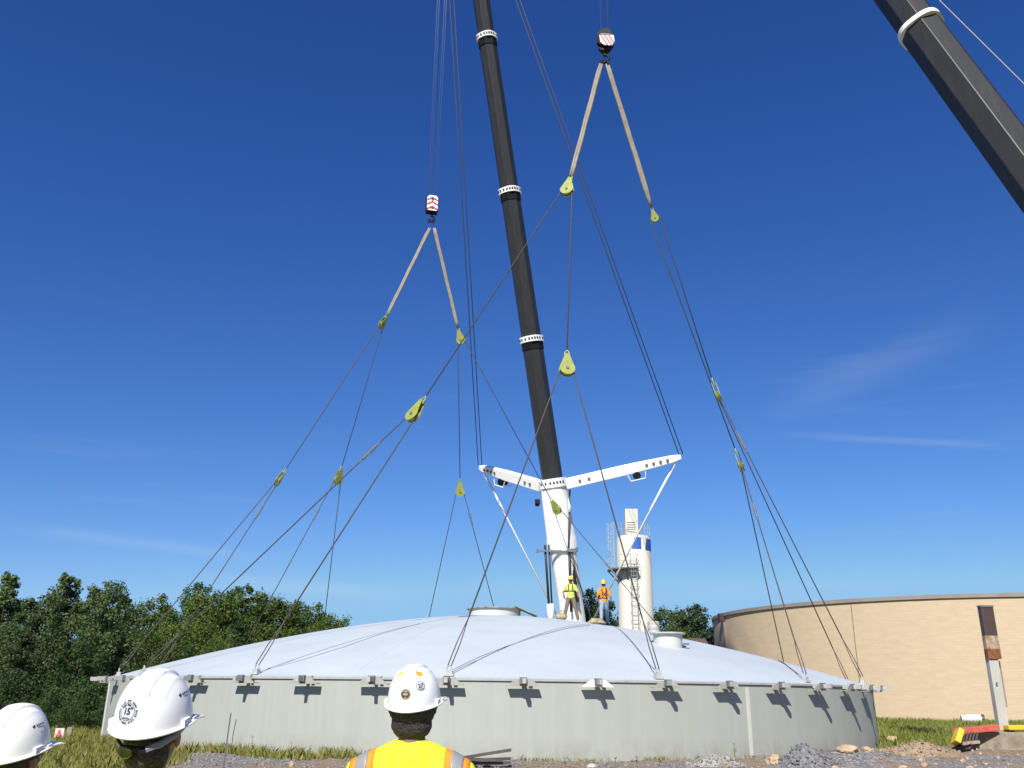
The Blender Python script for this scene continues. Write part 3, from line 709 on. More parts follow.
# ------------------------------------------------------------------ cranes
def ring_profile(c, lat, top, hw, hh, n=28, ex=2.6):
    out = []
    for i in range(n):
        a = 2 * math.pi * i / n; ca, sa = math.cos(a), math.sin(a)
        out.append(c + lat * (hw * math.copysign(abs(ca) ** (2 / ex), ca)) + top * (hh * math.copysign(abs(sa) ** (2 / ex), sa)))
    return out
def oct_profile(c, lat, top, hw, hh, rot=0.0):
    out = []
    for k in range(8):
        for d in (-1.2, 1.2):
            a = R(rot + 22.5 + 45 * k + d); out.append(c + lat * (hw * 1.06 * math.cos(a)) + top * (hh * 1.06 * math.sin(a)))
    return out
def param_at_y(A, B, py):
    lo, hi = 0.0, 1.0
    for _ in range(50):
        mid = (lo + hi) / 2
        if proj(A.lerp(B, mid))[1] > py: lo = mid
        else: hi = mid
    return lo
def crane_body(root, piv, hdir, label_mat):
    """carrier, wheels, outriggers, superstructure and counterweight; piv is the boom foot pin, hdir the boom's way on the ground"""
    y = hdir.normalized(); x = Vector((y.y, -y.x, 0)); g0 = Vector((piv.x, piv.y, 0)) + y * 1.8
    Mx = frame(x, y, Vector((0, 0, 1)), g0)
    def put(o): o.matrix_basis = Mx; return o
    m = MB(); m.box((0, 0.5, 1.15), (2.6, 15.5, 0.7)); m.box((0, -1.0, 1.65), (2.9, 9, 0.3)); put(bevel(m.build('carrier', label_mat, root), 0.06))
    m = MB(); m.box((0, 8.9, 1.9), (2.7, 1.9, 1.7), taper=0.92); cab = put(bevel(m.build('driver_cab', label_mat, root), 0.1))
    MB().box((0, 9.83, 2.2), (2.2, 0.06, 0.7)).build('window', M['glass'], cab)
    for i in range(7):
        for s in (-1, 1):
            w = MB(); yy = -5.6 + i * 1.95
            w.lathe([(0.40, -0.2), (0.62, -0.2), (0.70, -0.12), (0.70, 0.12), (0.62, 0.2), (0.40, 0.2), (0.40, -0.2)], 24, c=(s * 1.15, yy, 0.70), M=Matrix.Rotation(R(90), 3, 'Y'))
            wo = put(w.build('wheel', M['rubber'], root, smooth=True, auto=40))
            r_ = MB(); r_.lathe([(0.02, -0.12), (0.3, -0.14), (0.395, -0.2), (0.395, 0.2), (0.3, 0.14), (0.02, 0.12)], 20, c=(s * 1.15, yy, 0.70), M=Matrix.Rotation(R(90), 3, 'Y'))
            r_.build('rim', M['galv'], wo, smooth=True, auto=40)
    for yy in (-4.5, 4.5):
        for s in (-1, 1):
            m = MB(); m.bar((s * 1.2, yy, 1.1), (s * 4.4, yy, 1.1), 0.4, 0.4); m.tube([(s * 4.3, yy, 1.3), (s * 4.3, yy, 0.12)], 0.12, 12); m.box((s * 4.3, yy, 0.06), (1.0, 1.0, 0.12)); put(m.build('outrigger', label_mat, root))
    m = MB(); m.box((0, -1.6, 2.2), (2.6, 4.6, 0.8))
    for s in (-1, 1): m.prism([(-3.6, 0), (1.6, 0), (0.6, 0.9), (-1.3, 1.3), (-2.4, 1.0)], 0.12, Matrix.Translation((s * 0.95, -0.6, 2.3)) @ Matrix.Rotation(R(90), 4, 'Z'))
    put(m.build('superstructure', label_mat, root))
    m = MB(); m.box((1.75, 0.6, 2.9), (0.9, 1.8, 1.6), taper=0.9); oc = put(bevel(m.build('operator_cab', label_mat, root), 0.06))
    MB().box((1.75, 1.50, 3.0), (0.75, 0.05, 1.1)).build('window', M['glass'], oc)
    m = MB()
    for k in range(4): m.box((0, -5.0, 1.9 + k * 0.42), (4.2 - 0.1 * k, 1.9, 0.39))
    put(bevel(m.build('counterweight', M['grey_steel'], root), 0.04))

def boom_axes(A, B):
    u = (B - A).normalized(); lat = u.cross(Vector((0, 0, 1))).normalized(); return u, lat, lat.cross(u)

def collar(A, u, lat, top, t, hw, hh, ln, root, holes=True):
    m = MB(); c = A + u * t
    rings = [ring_profile(c + u * d, lat, top, hw * k, hh * k) for d, k in ((-ln / 2, 0.9), (-ln / 2, 1.0), (ln / 2, 1.0), (ln / 2, 0.9))]
    m.loft(rings, cap=True); co = m.build('boom_collar', M['white'], root, smooth=True, auto=40)
    if holes:
        h = MB(); n = 22
        for i in range(n):
            a = 2 * math.pi * (i + .5) / n; ca, sa = math.cos(a), math.sin(a); ex = 2.6
            x_, y_ = math.copysign(abs(ca) ** (2 / ex), ca) * hw, math.copysign(abs(sa) ** (2 / ex), sa) * hh
            nrm = (lat * (ca / hw) + top * (sa / hh)).normalized(); tg = u.cross(nrm)
            h.bar(c + lat * x_ + top * y_ - nrm * 0.02, c + lat * x_ + top * y_ + nrm * 0.012, 0.13, 0.17, upv=u)
        h.build('lightening_holes', M['ink'], co)
    return co

# --- main crane behind the dome
FOOT_PX, TIP = at(574, 625, 63.0), at(451, -204, 49.3)
u, lat, top = boom_axes(FOOT_PX, TIP)
PIV = FOOT_PX - u * ((FOOT_PX.z - 3.2) / u.z)
crane = empty('mobile_crane', (PIV.x, PIV.y, 0))
tag(crane, 'tall crane behind the dome with white boom base, two white guy arms, dark boom', 'crane')
bpy.context.view_layer.update()
def keep(o, root):                      # parts are built in world space, then hung on the root
    for ch in root.children: pass
def reparent(root):
    bpy.context.view_layer.update()
    inv = root.matrix_world.inverted()
    for ch in root.children: ch.matrix_parent_inverse = inv
L = (TIP - PIV).length
def T(py): return param_at_y(PIV, TIP, py) * L
cuts = [T(483), T(340), T(192), T(38)]
# base section: white, with a wider jacket near its top
t546, t483 = T(546), cuts[0]
FACET = 0.0
def bsec(name, t0, t1, w0, w1, m_, root=crane, A=PIV, hr=1.06):
    mm = MB(); k = 6
    oc = name in ('boom_section', 'section_end')
    pf = (lambda *a_: oct_profile(*a_, rot=FACET)) if oc else ring_profile
    rings = [pf(A + u_ * (t0 + (t1 - t0) * i / k), lat_, top_, w0 + (w1 - w0) * i / k, (w0 + (w1 - w0) * i / k) * hr) for i in range(k + 1)]
    mm.loft(rings); return mm.build(name, m_, root, smooth=True, auto=12 if oc else 40)
u_, lat_, top_ = u, lat, top
base = bsec('base_section', -0.6, t546 + 0.1, 0.74, 0.84, M['white'])
jk = MB()
rings = [ring_profile(PIV + u * t, lat, top, w, w) for t, w in ((t546 - 0.25, 0.88), (t546 - 0.24, 1.0), (t546 + 0.45, 1.0), (t546 + 0.75, 0.94), (t483 - 0.2, 0.88))]
jk.loft(rings); jk.build('base_jacket', M['white'], crane, smooth=True, auto=30)
rib = MB()
for s in (-0.45, -0.15, 0.2, 0.5):
    for sg in (-1, 1):
        rib.bar(PIV + u * (t546 + 0.3) + lat * s - top * 0.93 * 1, PIV + u * (t483 - 0.3) + lat * s * 0.9 - top * 0.85, 0.06, 0.05, upv=top)
        break
rib.build('stiffener', M['white'], crane)
bounds = [t483 - 0.1] + cuts[1:] + [L + 0.2]
ws = [0.70, 0.665, 0.63, 0.595]
for i in range(4): bsec('boom_section', bounds[i], bounds[i + 1] + (0.2 if i < 3 else 0), ws[i], ws[i] - 0.01, M['boom_dark'])
for i, t in enumerate(cuts): collar(PIV, u, lat, top, t, (0.98, 0.82, 0.78, 0.74)[i], (0.98, 0.84, 0.8, 0.76)[i], (0.62, 0.42, 0.40, 0.38)[i], crane)
for i, t in enumerate(cuts[1:]):
    bsec('section_end', t - 0.75, t - 0.2, ws[i] + 0.035, ws[i] + 0.035, M['black'])
hd = MB(); hd.bar(TIP - top * 0.2, TIP + u * 1.2 - top * 0.9, 1.1, 1.2, upv=top); hd.build('boom_head', M['boom_dark'], crane)
def hoist(root, tip, hook, offs, r=0.011):
    m = MB()
    for dx, dy in offs: m.tube([hook + Vector((dx * 0.8, dy, 0)), tip + Vector((dx * 1.15, dy, 0))], r, 6)
    m.build('hoist_rope', M['rope_thin'], root, smooth=True)
hoist(crane, Vector((hbp.x + 0.05, hbp.y, TIP.z)), hbp + Vector((0, 0, 0.55)), [(-0.32, -0.1), (-0.2, 0.1), (0.2, -0.1), (0.32, 0.1)])
# guy arms
LT, RT = at(480, 467.5, 65.2), at(681, 457, 58.6)
root_c = PIV + u * (t483 - 0.05)
LB, RB = at(541, 486, 60.4), at(566, 484, 59.6)
def guy_arm(a, b):
    m = MB(); d = b - a; n = d.normalized(); upv = u
    m.bar(a, a + d * 0.55, 0.58, 0.76, upv=upv, w2=0.52, h2=0.74); m.bar(a + d * 0.55, a + d * 0.94, 0.52, 0.74, upv=upv, w2=0.38, h2=0.52)
    m.bar(a + d * 0.94, b, 0.38, 0.52, upv=upv, w2=0.28, h2=0.30)
    arm = bevel(m.build('guy_arm', M['white'], crane), 0.06, 2)
    w = MB(); side = n.cross(upv).normalized(); dn = -(upv - n * upv.dot(n)).normalized()
    c0 = a + d * 0.60 + dn * 0.55
    w.lathe([(0.02, -0.3), (0.26, -0.3), (0.26, 0.3), (0.02, 0.3)], 20, c=c0, M=frame(dn, n, side, Vector()).to_3x3())
    w.build('winch', M['black'], arm, smooth=True, auto=40)
    fr = MB(); q = [c0 - n * 0.62 - dn * 0.15, c0 - n * 0.5 + dn * 0.28, c0 + n * 0.5 + dn * 0.28, c0 + n * 0.62 - dn * 0.15]
    for s in (-0.36, 0.36): fr.tube([p_ + side * s for p_ in q], 0.035, 6)
    fr.build('winch_frame', M['white'], arm)
    for k in (0.12, 0.2, 0.70, 0.76, 0.82, 0.88):
        s = -1 if side.y > 0 else 1
        p_ = a + d * k + side * s * (0.25 if k > 0.5 else 0.3)
        MB().lathe([(0.01, -0.02), (0.10, -0.02), (0.10, 0.05), (0.01, 0.05)], 12, c=p_, M=frame(n, dn, side * s, Vector()).to_3x3()).build('pin_hole', M['grey_steel'], arm)
    sh = MB(); sh.lathe([(0.03, -0.06), (0.24, -0.07), (0.2, 0), (0.24, 0.07), (0.03, 0.06)], 20, c=b - n * 0.25, M=frame(dn, n, side, Vector()).to_3x3())
    sh.build('sheave', M['grey_steel'], arm, smooth=True)
    return arm
guy_arm(LB, LT); guy_arm(RB, RT)
gy_ = MB()
for tp, s in ((LT, -1), (RT, 1)):
    for k in (-0.14, 0.14):
        gy_.tube([tp + Vector((k, 0, 0.2)), TIP + Vector(((-0.9 if s < 0 else -0.5) + k * 1.2, 0, 0))], 0.032, 6)
gy_.build('guy_rope', M['rope'], crane, smooth=True)
for a_, b_ in ((at(484.5, 474, 64.9), at(549, 600, 66.0)), (at(676, 461, 58.7), at(590, 626, 66.0))):
    m = MB(); d = b_ - a_; m.tube([a_, a_ + d * 0.3, a_ + d * 0.31, a_ + d * 1.25], [0.085, 0.085, 0.065, 0.065], 8); m.build('guy_rod', M['white'], crane, smooth=True)
# boom rams : two dark rods left, one right, with white sleeves
for (x0, y0, x1, y1, w_) in ((545.0, 545, 549.0, 606, 0.085), (548.8, 545, 552, 606, 0.06), (569, 545, 571.2, 612, 0.09)):
    m = MB(); m.tube([at(x0, y0, 61.0), at(x1, y1, 61.6)], w_, 10); ro = m.build('ram', M['boom_dark'], crane, smooth=True)
for (x0, y0, x1, y1, Y, w_) in ((550, 604, 551, 622, 61.6, 0.24), (569.4, 497, 569.6, 512, 60.5, 0.10)):
    MB().tube([at(x0, y0, Y), at(x1, y1, Y)], w_, 10).build('ram_sleeve', M['white'], crane, smooth=True)
MB().tube([at(569.8, 486, 60.5), at(568.5, 548, 60.8)], 0.07, 8).build('hydraulic_line', M['grey_steel'], crane, smooth=True)
m = MB(); m.bar(at(537, 551, 60.9), at(576.5, 551, 60.9), 0.12, 0.12); m.tube([at(575, 553, 60.9), at(577, 550, 60.8), at(577, 547, 60.8)], 0.07, 8); m.tube([at(537.5, 553, 60.9), at(537.5, 549, 60.9)], 0.07, 8); m.build('cross_pin', M['grey_steel'], crane)
m = MB(); m.box(at(537.5, 502, 61), (0.35, 0.5, 0.3)); m.tube([at(537.5, 502, 61), at(537, 506, 61)], 0.14, 8); m.build('work_lamp', M['black'], crane)
m = MB()
for k in range(16):                                      # folded energy chain on the right of the base
    p_ = at(571.5 + k * 0.35 + 0.6 * (k % 2), 556 + k * 3.0, 61.6); m.box(p_, (0.22, 0.3, 0.17))
m.build('cable_chain', M['black'], crane)
m = MB(); m.tube([at(571, 548, 61), at(576, 572, 61.2), at(587, 606, 61.5), at(596, 632, 61.8)], 0.05, 6); m.build('drain_hose', M['rope'], crane, smooth=True)
crane_body(crane, PIV, (TIP - PIV).to_2d().to_3d(), M['white'])
reparent(crane)

# --- second crane, right, nearer; only its dark boom reaches into the picture
TIP2 = at(603, -400, 32.7)
q1 = at(951, 70, 24.0)
dirn = (q1 - TIP2).normalized()
PIV2 = TIP2 + dirn * ((TIP2.z - 3.2) / -dirn.z)
crane2 = empty('mobile_crane', (PIV2.x, PIV2.y, 0))
tag(crane2, 'nearer crane whose dark boom slants across the top right corner with one white collar', 'crane')
u2, lat2, top2 = boom_axes(PIV2, TIP2)
L2 = (TIP2 - PIV2).length
u_, lat_, top_ = u2, lat2, top2; FACET = 8.0
def pt2(px):                                             # boom parameter whose picture x is px
    lo, hi = 0.0, 1.0
    for _ in range(50):
        mid = (lo + hi) / 2; q = PIV2.lerp(TIP2, mid)
        if (q - EYE).dot(fwd) < 1 or proj(q)[0] > px: lo = mid
        else: hi = mid
    return lo * L2
tc2 = pt2(921)
bsec('base_section', -0.6, 9.5, 0.70, 0.72, M['white'], crane2, PIV2)
bsec('boom_section', 9.3, tc2 + 0.1, 0.645, 0.62, M['boom_dark'], crane2, PIV2)
bsec('boom_section', tc2, L2, 0.595, 0.57, M['boom_dark'], crane2, PIV2)
collar(PIV2, u2, lat2, top2, tc2, 0.725, 0.74, 0.17, crane2, holes=False)
collar(PIV2, u2, lat2, top2, 9.5, 0.85, 0.87, 0.5, crane2)
hd = MB(); hd.bar(TIP2 - top2 * 0.2, TIP2 + u2 * 1.2 - top2 * 0.9, 1.1, 1.2, upv=top2); hd.build('boom_head', M['boom_dark'], crane2)
hoist(crane2, Vector((hbp2.x, hbp2.y, TIP2.z)), hbp2 + Vector((0, 0, 0.45)), [(-0.24, -0.1), (-0.16, 0.1), (0.16, -0.1), (0.24, 0.1)], 0.009)
MB().tube([TIP2 + top2 * 0.6, at(941, 2, 27.0), at(1024, 84, 26.2), at(1200, 256, 25.0)], 0.025, 6).build('guy_rope', M['rope_thin'], crane2, smooth=True)
crane_body(crane2, PIV2, Vector((0.25, -1, 0)), M['white'])
reparent(crane2)

# ------------------------------------------------------------------ silo
SY = 76.0
sc_ = at(635.5, 600, SY); SX = sc_.x
pxm = px_size(sc_)
SR = 17.3 * pxm
zt = at(635, 537, SY).z
silo = empty('silo', (SX, SY, 0)); tag(silo, 'tall white cylindrical silo with blue emblems and caged ladder behind the dome', 'silo')
MB().lathe([(SR, 0), (SR, zt - 0.25), (SR - 0.12, zt), (0.02, zt + 0.12)], 64).build('shell', M['silo_white'], silo, smooth=True, auto=40)
MB().lathe([(SR + 0.02, 2.6), (SR + 0.25, 2.6), (SR + 0.25, 3.0), (SR + 0.02, 3.0)], 48).build('base_ring', M['grey_steel'], silo, smooth=True, auto=40)
m = MB(); hx = (633.5 - 635.5) * pxm; m.box((hx, 0, zt + 0.1 + 1.15), (13.0 * pxm, 1.1, 2.2)); hh_ = bevel(m.build('head_house', M['silo_white'], silo), 0.04)
m = MB(); m.box((hx + 0.45 * pxm * 13, -0.2, zt + 1.7), (0.10, 0.5, 0.8)); m.build('door', M['ink'], hh_)
m = MB()
for k in range(5): m.box((hx - 0.1, -0.562, zt + 0.35 + 0.2 * k), (0.7, 0.02, 0.06))
m.build('louvre', M['grey_steel'], hh_)
def railing(name, r, z, a0, a1, n, h, root, c=(0, 0)):
    m = MB(); pts = [(c[0] + r * math.cos(R(a0 + (a1 - a0) * i / 24)), c[1] + r * math.sin(R(a0 + (a1 - a0) * i / 24))) for i in range(25)]
    for hz_ in (h, h * 0.5): m.tube([(x, y, z + hz_) for x, y in pts], 0.017, 5)
    for i in range(n + 1):
        a = R(a0 + (a1 - a0) * i / n); m.tube([(c[0] + r * math.cos(a), c[1] + r * math.sin(a), z), (c[0] + r * math.cos(a), c[1] + r * math.sin(a), z + h)], 0.017, 5)
    m.build(name, M['galv'], root)
railing('top_railing', SR - 0.05, zt, 0, 360, 20, 1.05, silo)
# platform with caged ladders on the left front
zp = at(625, 570, SY).z
aP = R(-118)
pm = MB()
pm.lathe([(SR + 0.01, zp - 0.12), (SR + 0.85, zp - 0.12), (SR + 0.85, zp), (SR + 0.01, zp)], 24, a0=R(-190), a1=R(-88))
for a in (-185, -150, -118, -92): pm.bar((SR * math.cos(R(a)), SR * math.sin(R(a)), zp - 0.95), ((SR + 0.75) * math.cos(R(a)), (SR + 0.75) * math.sin(R(a)), zp - 0.12), 0.09, 0.09)
pm.build('platform', M['grey_steel'], silo)
railing('platform_railing', SR + 0.8, zp, -190, -88, 9, 1.05, silo)
def ladder(a, z0, z1, name, dist=0.3):
    c, s = math.cos(R(a)), math.sin(R(a)); t = Vector((-s, c, 0)); o = Vector((c, s, 0)) * (SR + dist); m = MB()
    for k in (-0.24, 0.24): m.tube([o + t * k + Vector((0, 0, z0)), o + t * k + Vector((0, 0, z1))], 0.03, 5)
    z = z0 + 0.2
    while z < z1: m.tube([o + t * 0.24 + Vector((0, 0, z)), o - t * 0.24 + Vector((0, 0, z))], 0.018, 5); z += 0.3
    lo = m.build(name, M['galv'], silo)
    cg = MB(); n = Vector((c, s, 0)); z = z0 + 1.6
    while z < z1:
        cg.tube([o + t * (0.38 * math.cos(b)) + n * (0.42 + 0.42 * math.sin(b) - 0.42 + 0.1) + Vector((0, 0, z)) for b in [math.pi * i / 8 for i in range(9)]], 0.02, 5); z += 0.7
    for b in [math.pi * i / 6 for i in range(1, 6)]:
        p_ = o + t * (0.38 * math.cos(b)) + n * (0.42 * math.sin(b) + 0.1); cg.tube([p_ + Vector((0, 0, z0 + 1.6)), p_ + Vector((0, 0, z1 - 0.1))], 0.014, 4)
    cg.build('cage', M['galv'], lo)
ladder(-100, 0.5, zp + 1.1, 'ladder'); ladder(-172, zp, zt + 1.2, 'ladder', 0.35)
# blue emblems wrapped on the shell
def emblem(px0, px1, py0, py1, cut=0.55):
    m = MB(); z1, z0 = at(635, py0, SY - SR).z, at(635, py1, SY - SR).z; n = 8
    a0, a1 = math.asin(max(-1, min(1, (px0 - 635.5) / 17.3))), math.asin(min(0.995, (px1 - 635.5) / 17.3))
    vs, fs = [], []
    for i in range(n + 1):
        a = a0 + (a1 - a0) * i / n; f_ = i / n
        for z in (z0, z1): vs.append(((SR + 0.012) * math.sin(a), -(SR + 0.012) * math.cos(a), z))
    fs = [(2 * i, 2 * i + 2, 2 * i + 3, 2 * i + 1) for i in range(n)]
    m.add(vs, fs); eo = m.build('emblem', M['blue'], silo)
    # white wedge cut in its upper left
    w = MB(); vs = []
    for i in range(n + 1):
        a = a0 + (a1 - a0) * cut * i / n; za = z0 + (z1 - z0) * i / n
        vs += [((SR + 0.02) * math.sin(a), -(SR + 0.02) * math.cos(a), min(z1, za + 0.12)), ((SR + 0.02) * math.sin(a), -(SR + 0.02) * math.cos(a), z1 + 0.005)]
    w.add(vs, [(2 * i, 2 * i + 2, 2 * i + 3, 2 * i + 1) for i in range(n)]); w.build('wedge', M['silo_white'], eo)
emblem(631.5, 640.8, 537, 549, 0.30); emblem(645.0, 652.4, 537.5, 549.5, 0.16)

# ribbed grey tank beside the silo
p_ = at(654, 633, 66); r_ = 6.2 * px_size(p_); ztop = at(654, 621.5, 66).z
m = MB(); pr = [(r_ * 0.9, 0)]
k = 0; z = 0.0
while z < ztop - 0.3: pr += [(r_, z + 0.05), (r_, z + 0.30), (r_ * 0.95, z + 0.34), (r_ * 0.95, z + 0.38)]; z += 0.4
pr += [(r_, ztop - 0.15), (r_ * 0.9, ztop), (0.02, ztop + 0.05)]
m.lathe(pr, 32)
o = m.build('vent_stack', M['galv'], smooth=True, auto=40); o.location = (p_.x, p_.y, 0); tag(o, 'squat grey ribbed metal stack showing behind the dome beside the white silo', 'vent stack')

# low brick-red building
a_, b_ = at(674, 640, 82), at(712, 640, 82)
shed = empty('brick_shed', ((a_.x + b_.x) / 2, 85, 0)); tag(shed, 'low brown-red building roof showing behind the dome left of the round tan building', 'building')
zr = at(700, 636.5, 82).z; W_ = b_.x - a_.x - 0.6
MB().box((0, 0, (zr - 1.2) / 2), (W_, 6, zr - 1.2)).build('wall', M['concrete'], shed)
m = MB(); m.add([(-W_ / 2 - .3, -3.4, zr - 1.2), (W_ / 2 + .3, -3.4, zr - 1.2), (W_ / 2 + .3, 0, zr), (-W_ / 2 - .3, 0, zr), (-W_ / 2 - .3, 3.4, zr - 1.2), (W_ / 2 + .3, 3.4, zr - 1.2)], [(0, 1, 2, 3), (3, 2, 5, 4), (0, 3, 4), (1, 5, 2), (0, 4, 5, 1)])
m.build('roof', M['brick_red'], shed)

# ------------------------------------------------------------------ round tan building on the right
BC, BR, BH = Vector((41.71, 85.35, 0)), 22.0, 8.5
bld = empty('round_building', BC); tag(bld, 'large round tan block building with a dark stone coping on the right', 'building')
m = MB(); n = 160; vs = []; fs = []
for i in range(n + 1):
    a = 2 * math.pi * i / n
    for z in (-0.4, BH): vs.append((BR * math.cos(a), BR * math.sin(a), z))
fs = [(2 * i, 2 * i + 2, 2 * i + 3, 2 * i + 1) for i in range(n)]
m.add(vs, fs); w = m.build('wall', M['block_wall'], bld, smooth=True)
uvl = w.data.uv_layers.new(name='UVMap')
for pl_ in w.data.polygons:
    for li, vi in zip(pl_.loop_indices, pl_.vertices):
        uvl.data[li].uv = ((vi // 2) / n * 2 * math.pi * BR, -0.4 if vi % 2 == 0 else BH)
MB().lathe([(BR + 0.02, BH - 0.04), (BR + 0.14, BH - 0.04), (BR + 0.14, BH + 0.24), (BR - 0.5, BH + 0.28), (BR - 0.5, BH - 0.1), (BR - 0.02, BH - 0.1)], n).build('coping', M['coping'], bld, smooth=True, auto=40)
MB().lathe([(BR - 0.5, BH - 0.05), (0.02, BH + 0.8)], 64).build('roof', M['coping'], bld, smooth=True)
def wall_pt(px, py):
    d = ray(px, py); h = Vector((d.x, d.y)).normalized(); c = Vector((BC.x, BC.y)); bq = h.dot(c); s = bq - math.sqrt(BR * BR - (c.length_squared - bq * bq)); q = h * s
    nn = (q - c).normalized(); return q, nn
def stripe_on_wall(px, name, w_, d_, z0, z1, m_):
    q, nn = wall_pt(px, 640); o = MB().box((0, 0, (z0 + z1) / 2), (w_, d_, z1 - z0)).build(name, m_, bld)
    o.location = (q.x - BC.x + nn.x * d_ / 2, q.y - BC.y + nn.y * d_ / 2, 0); o.rotation_euler = (0, 0, math.atan2(nn.y, nn.x) + math.pi / 2); return o
stripe_on_wall(726.5, 'downpipe', 0.22, 0.22, 0.0, BH - 0.6, M['coping'])
stripe_on_wall(725.5, 'rain_hopper', 0.5, 0.5, BH - 0.55, BH + 0.2, M['brown_steel'])
stripe_on_wall(855, 'conduit', 0.035, 0.04, 0.0, BH - 0.12, M['grey_steel'])

# ------------------------------------------------------------------ trees
def rand_dirs(n):
    v = rng.normal(size=(n, 3)); return v / np.linalg.norm(v, axis=1, keepdims=True)
def leaf_mesh(name, pts, nrm, size, m_):
    n = len(pts); t = np.cross(nrm, rand_dirs(n)); t /= np.linalg.norm(t, axis=1, keepdims=True) + 1e-9; b_ = np.cross(nrm, t)
    s = size * rng.uniform(0.55, 1.35, (n, 1)); w = s * rng.uniform(0.45, 0.75, (n, 1))
    v = np.empty((n, 4, 3)); v[:, 0] = pts - t * s * .5; v[:, 1] = pts + b_ * w * .5 + nrm * s * .08; v[:, 2] = pts + t * s * .5; v[:, 3] = pts - b_ * w * .5 + nrm * s * .08
    me = bpy.data.meshes.new(name); me.vertices.add(n * 4); me.vertices.foreach_set('co', v.ravel())
    me.loops.add(n * 4); me.loops.foreach_set('vertex_index', np.arange(n * 4)); me.polygons.add(n)
    me.polygons.foreach_set('loop_start', np.arange(n) * 4); me.polygons.foreach_set('loop_total', np.full(n, 4)); me.update(); me.validate()
    me.materials.append(m_); return me
def tree_proto(h, w, m_, nl, leaf, lobes, base=0.25, lean=0.0):
    tm = MB()
    H = h * 0.82
    trunk = [(0, 0, -0.3), (0.05 * h * lean, 0, H * .3), (0.1 * lean * h * .5, 0.02 * h, H * .65), (0.0, 0, H)]
    tm.tube(trunk, [0.030 * h, 0.023 * h, 0.014 * h, 0.004 * h], 8)
    P_, N_ = [], []
    per = nl // lobes
    for i in range(lobes):
        f_ = (i + 0.5) / lobes; z = h * (base + (0.95 - base) * f_) ; env = math.sin(math.pi * min(1, 0.18 + 0.80 * f_)) ** 0.7
        a = i * 2.4 + rng.uniform(-.5, .5); rad = w * 0.5 * env * rng.uniform(0.25, 0.85)
        c = np.array([rad * math.cos(a), rad * math.sin(a), z + rng.uniform(-.04, .04) * h])
        lr = w * rng.uniform(0.18, 0.28) * (0.60 + 0.6 * env)
        r3 = np.array([lr, lr, lr * rng.uniform(0.7, 1.1)])
        tz = max(H * 0.2, z - rad * 0.9)
        tm.tube([(0, 0, tz), (c[0] * .5, c[1] * .5, (tz + c[2]) / 2 - 0.02 * h), tuple(c)], [0.010 * h, 0.007 * h, 0.003 * h], 5)
        # several twig clumps in each lobe
        for _ in range(9):
            cc = c + rand_dirs(1)[0] * r3 * rng.uniform(0.35, 0.95); k = per // 9
            d = rand_dirs(k); q = cc + d * (rng.uniform(0, 1, (k, 1)) ** 0.45) * r3 * rng.uniform(0.3, 0.5)
            P_.append(q); nn = d * 0.6 + rand_dirs(k) * 0.8 + np.array([0, 0, 0.45]); N_.append(nn / np.linalg.norm(nn, axis=1, keepdims=True))
    me = leaf_mesh('crown', np.concatenate(P_), np.concatenate(N_), leaf, m_)
    root = empty('tree')
    tm.build('trunk', M['bark'], root, smooth=True)
    cr = bpy.data.objects.new('crown', me); COL.objects.link(cr); cr.parent = root
    return root
protos = {
    'tall': tree_proto(10, 5.2, M['leaf_tall'], 17000, 0.21, 26, 0.14),
    'tall2': tree_proto(10, 6.0, M['leaf_tall'], 17000, 0.21, 24, 0.12, 0.6),
    'round': tree_proto(10, 7.5, M['leaf'], 16000, 0.23, 24, 0.10),
    'round2': tree_proto(10, 8.5, M['leaf'], 16000, 0.24, 22, 0.10, 0.4),
    'dark': tree_proto(10, 7.0, M['leaf_dark'], 14000, 0.24, 20, 0.08),
    'shrub': tree_proto(4, 5.5, M['leaf_dark'], 7000, 0.17, 14, 0.02),
}
used = set()
def place_tree(kind, px, py_top, Y, label, name='tree', cat='tree', group=None, wscale=1.0, zb=-0.2):
    pr = protos[kind]; q = at(px, py_top, Y); h0 = 4 if kind == 'shrub' else 10
    o = pr if kind not in used else copy_tree(pr)
    used.add(kind)
    o.name = name; s = (q.z - zb) / (h0 * 0.985); o.location = (q.x, q.y, zb); o.scale = (s * wscale, s * wscale, s); o.rotation_euler = (0, 0, random.uniform(0, 6.28))
    tag(o, label, cat, group); return o
G1 = 'tall grey-green trees at the left edge'
place_tree('tall', -28, 592, 52, 'tree cut by the left edge of the picture at its top left of the wood', group=G1)
place_tree('tall', 12, 578, 50, 'grey-green tree at the far left edge, left of the tallest tree', group=G1)
place_tree('tall2', 42, 596, 47, 'lower grey-green tree between the far left tree and the tallest tree', group=G1)
place_tree('tall', 72, 579, 52, 'tallest grey-green tree with a pointed top on the left', group=G1)
place_tree('tall2', 104, 583, 50, 'broad grey-green tree at the right end of the tall left group', group=G1)
place_tree('tall', 120, 600, 54, 'grey-green tree on the right flank of the tall left group, by the dip', group=G1)
place_tree('tall2', 20, 625, 44, 'low leafy tree in front of the far left trees', group=G1)
place_tree('dark', 82, 640, 43, 'dark lower tree in front of the tallest left tree', group=G1)
G2 = 'trees of the wood behind the left of the dome'
LB2 = 'leafy tree in the green wood behind the left slope of the dome'
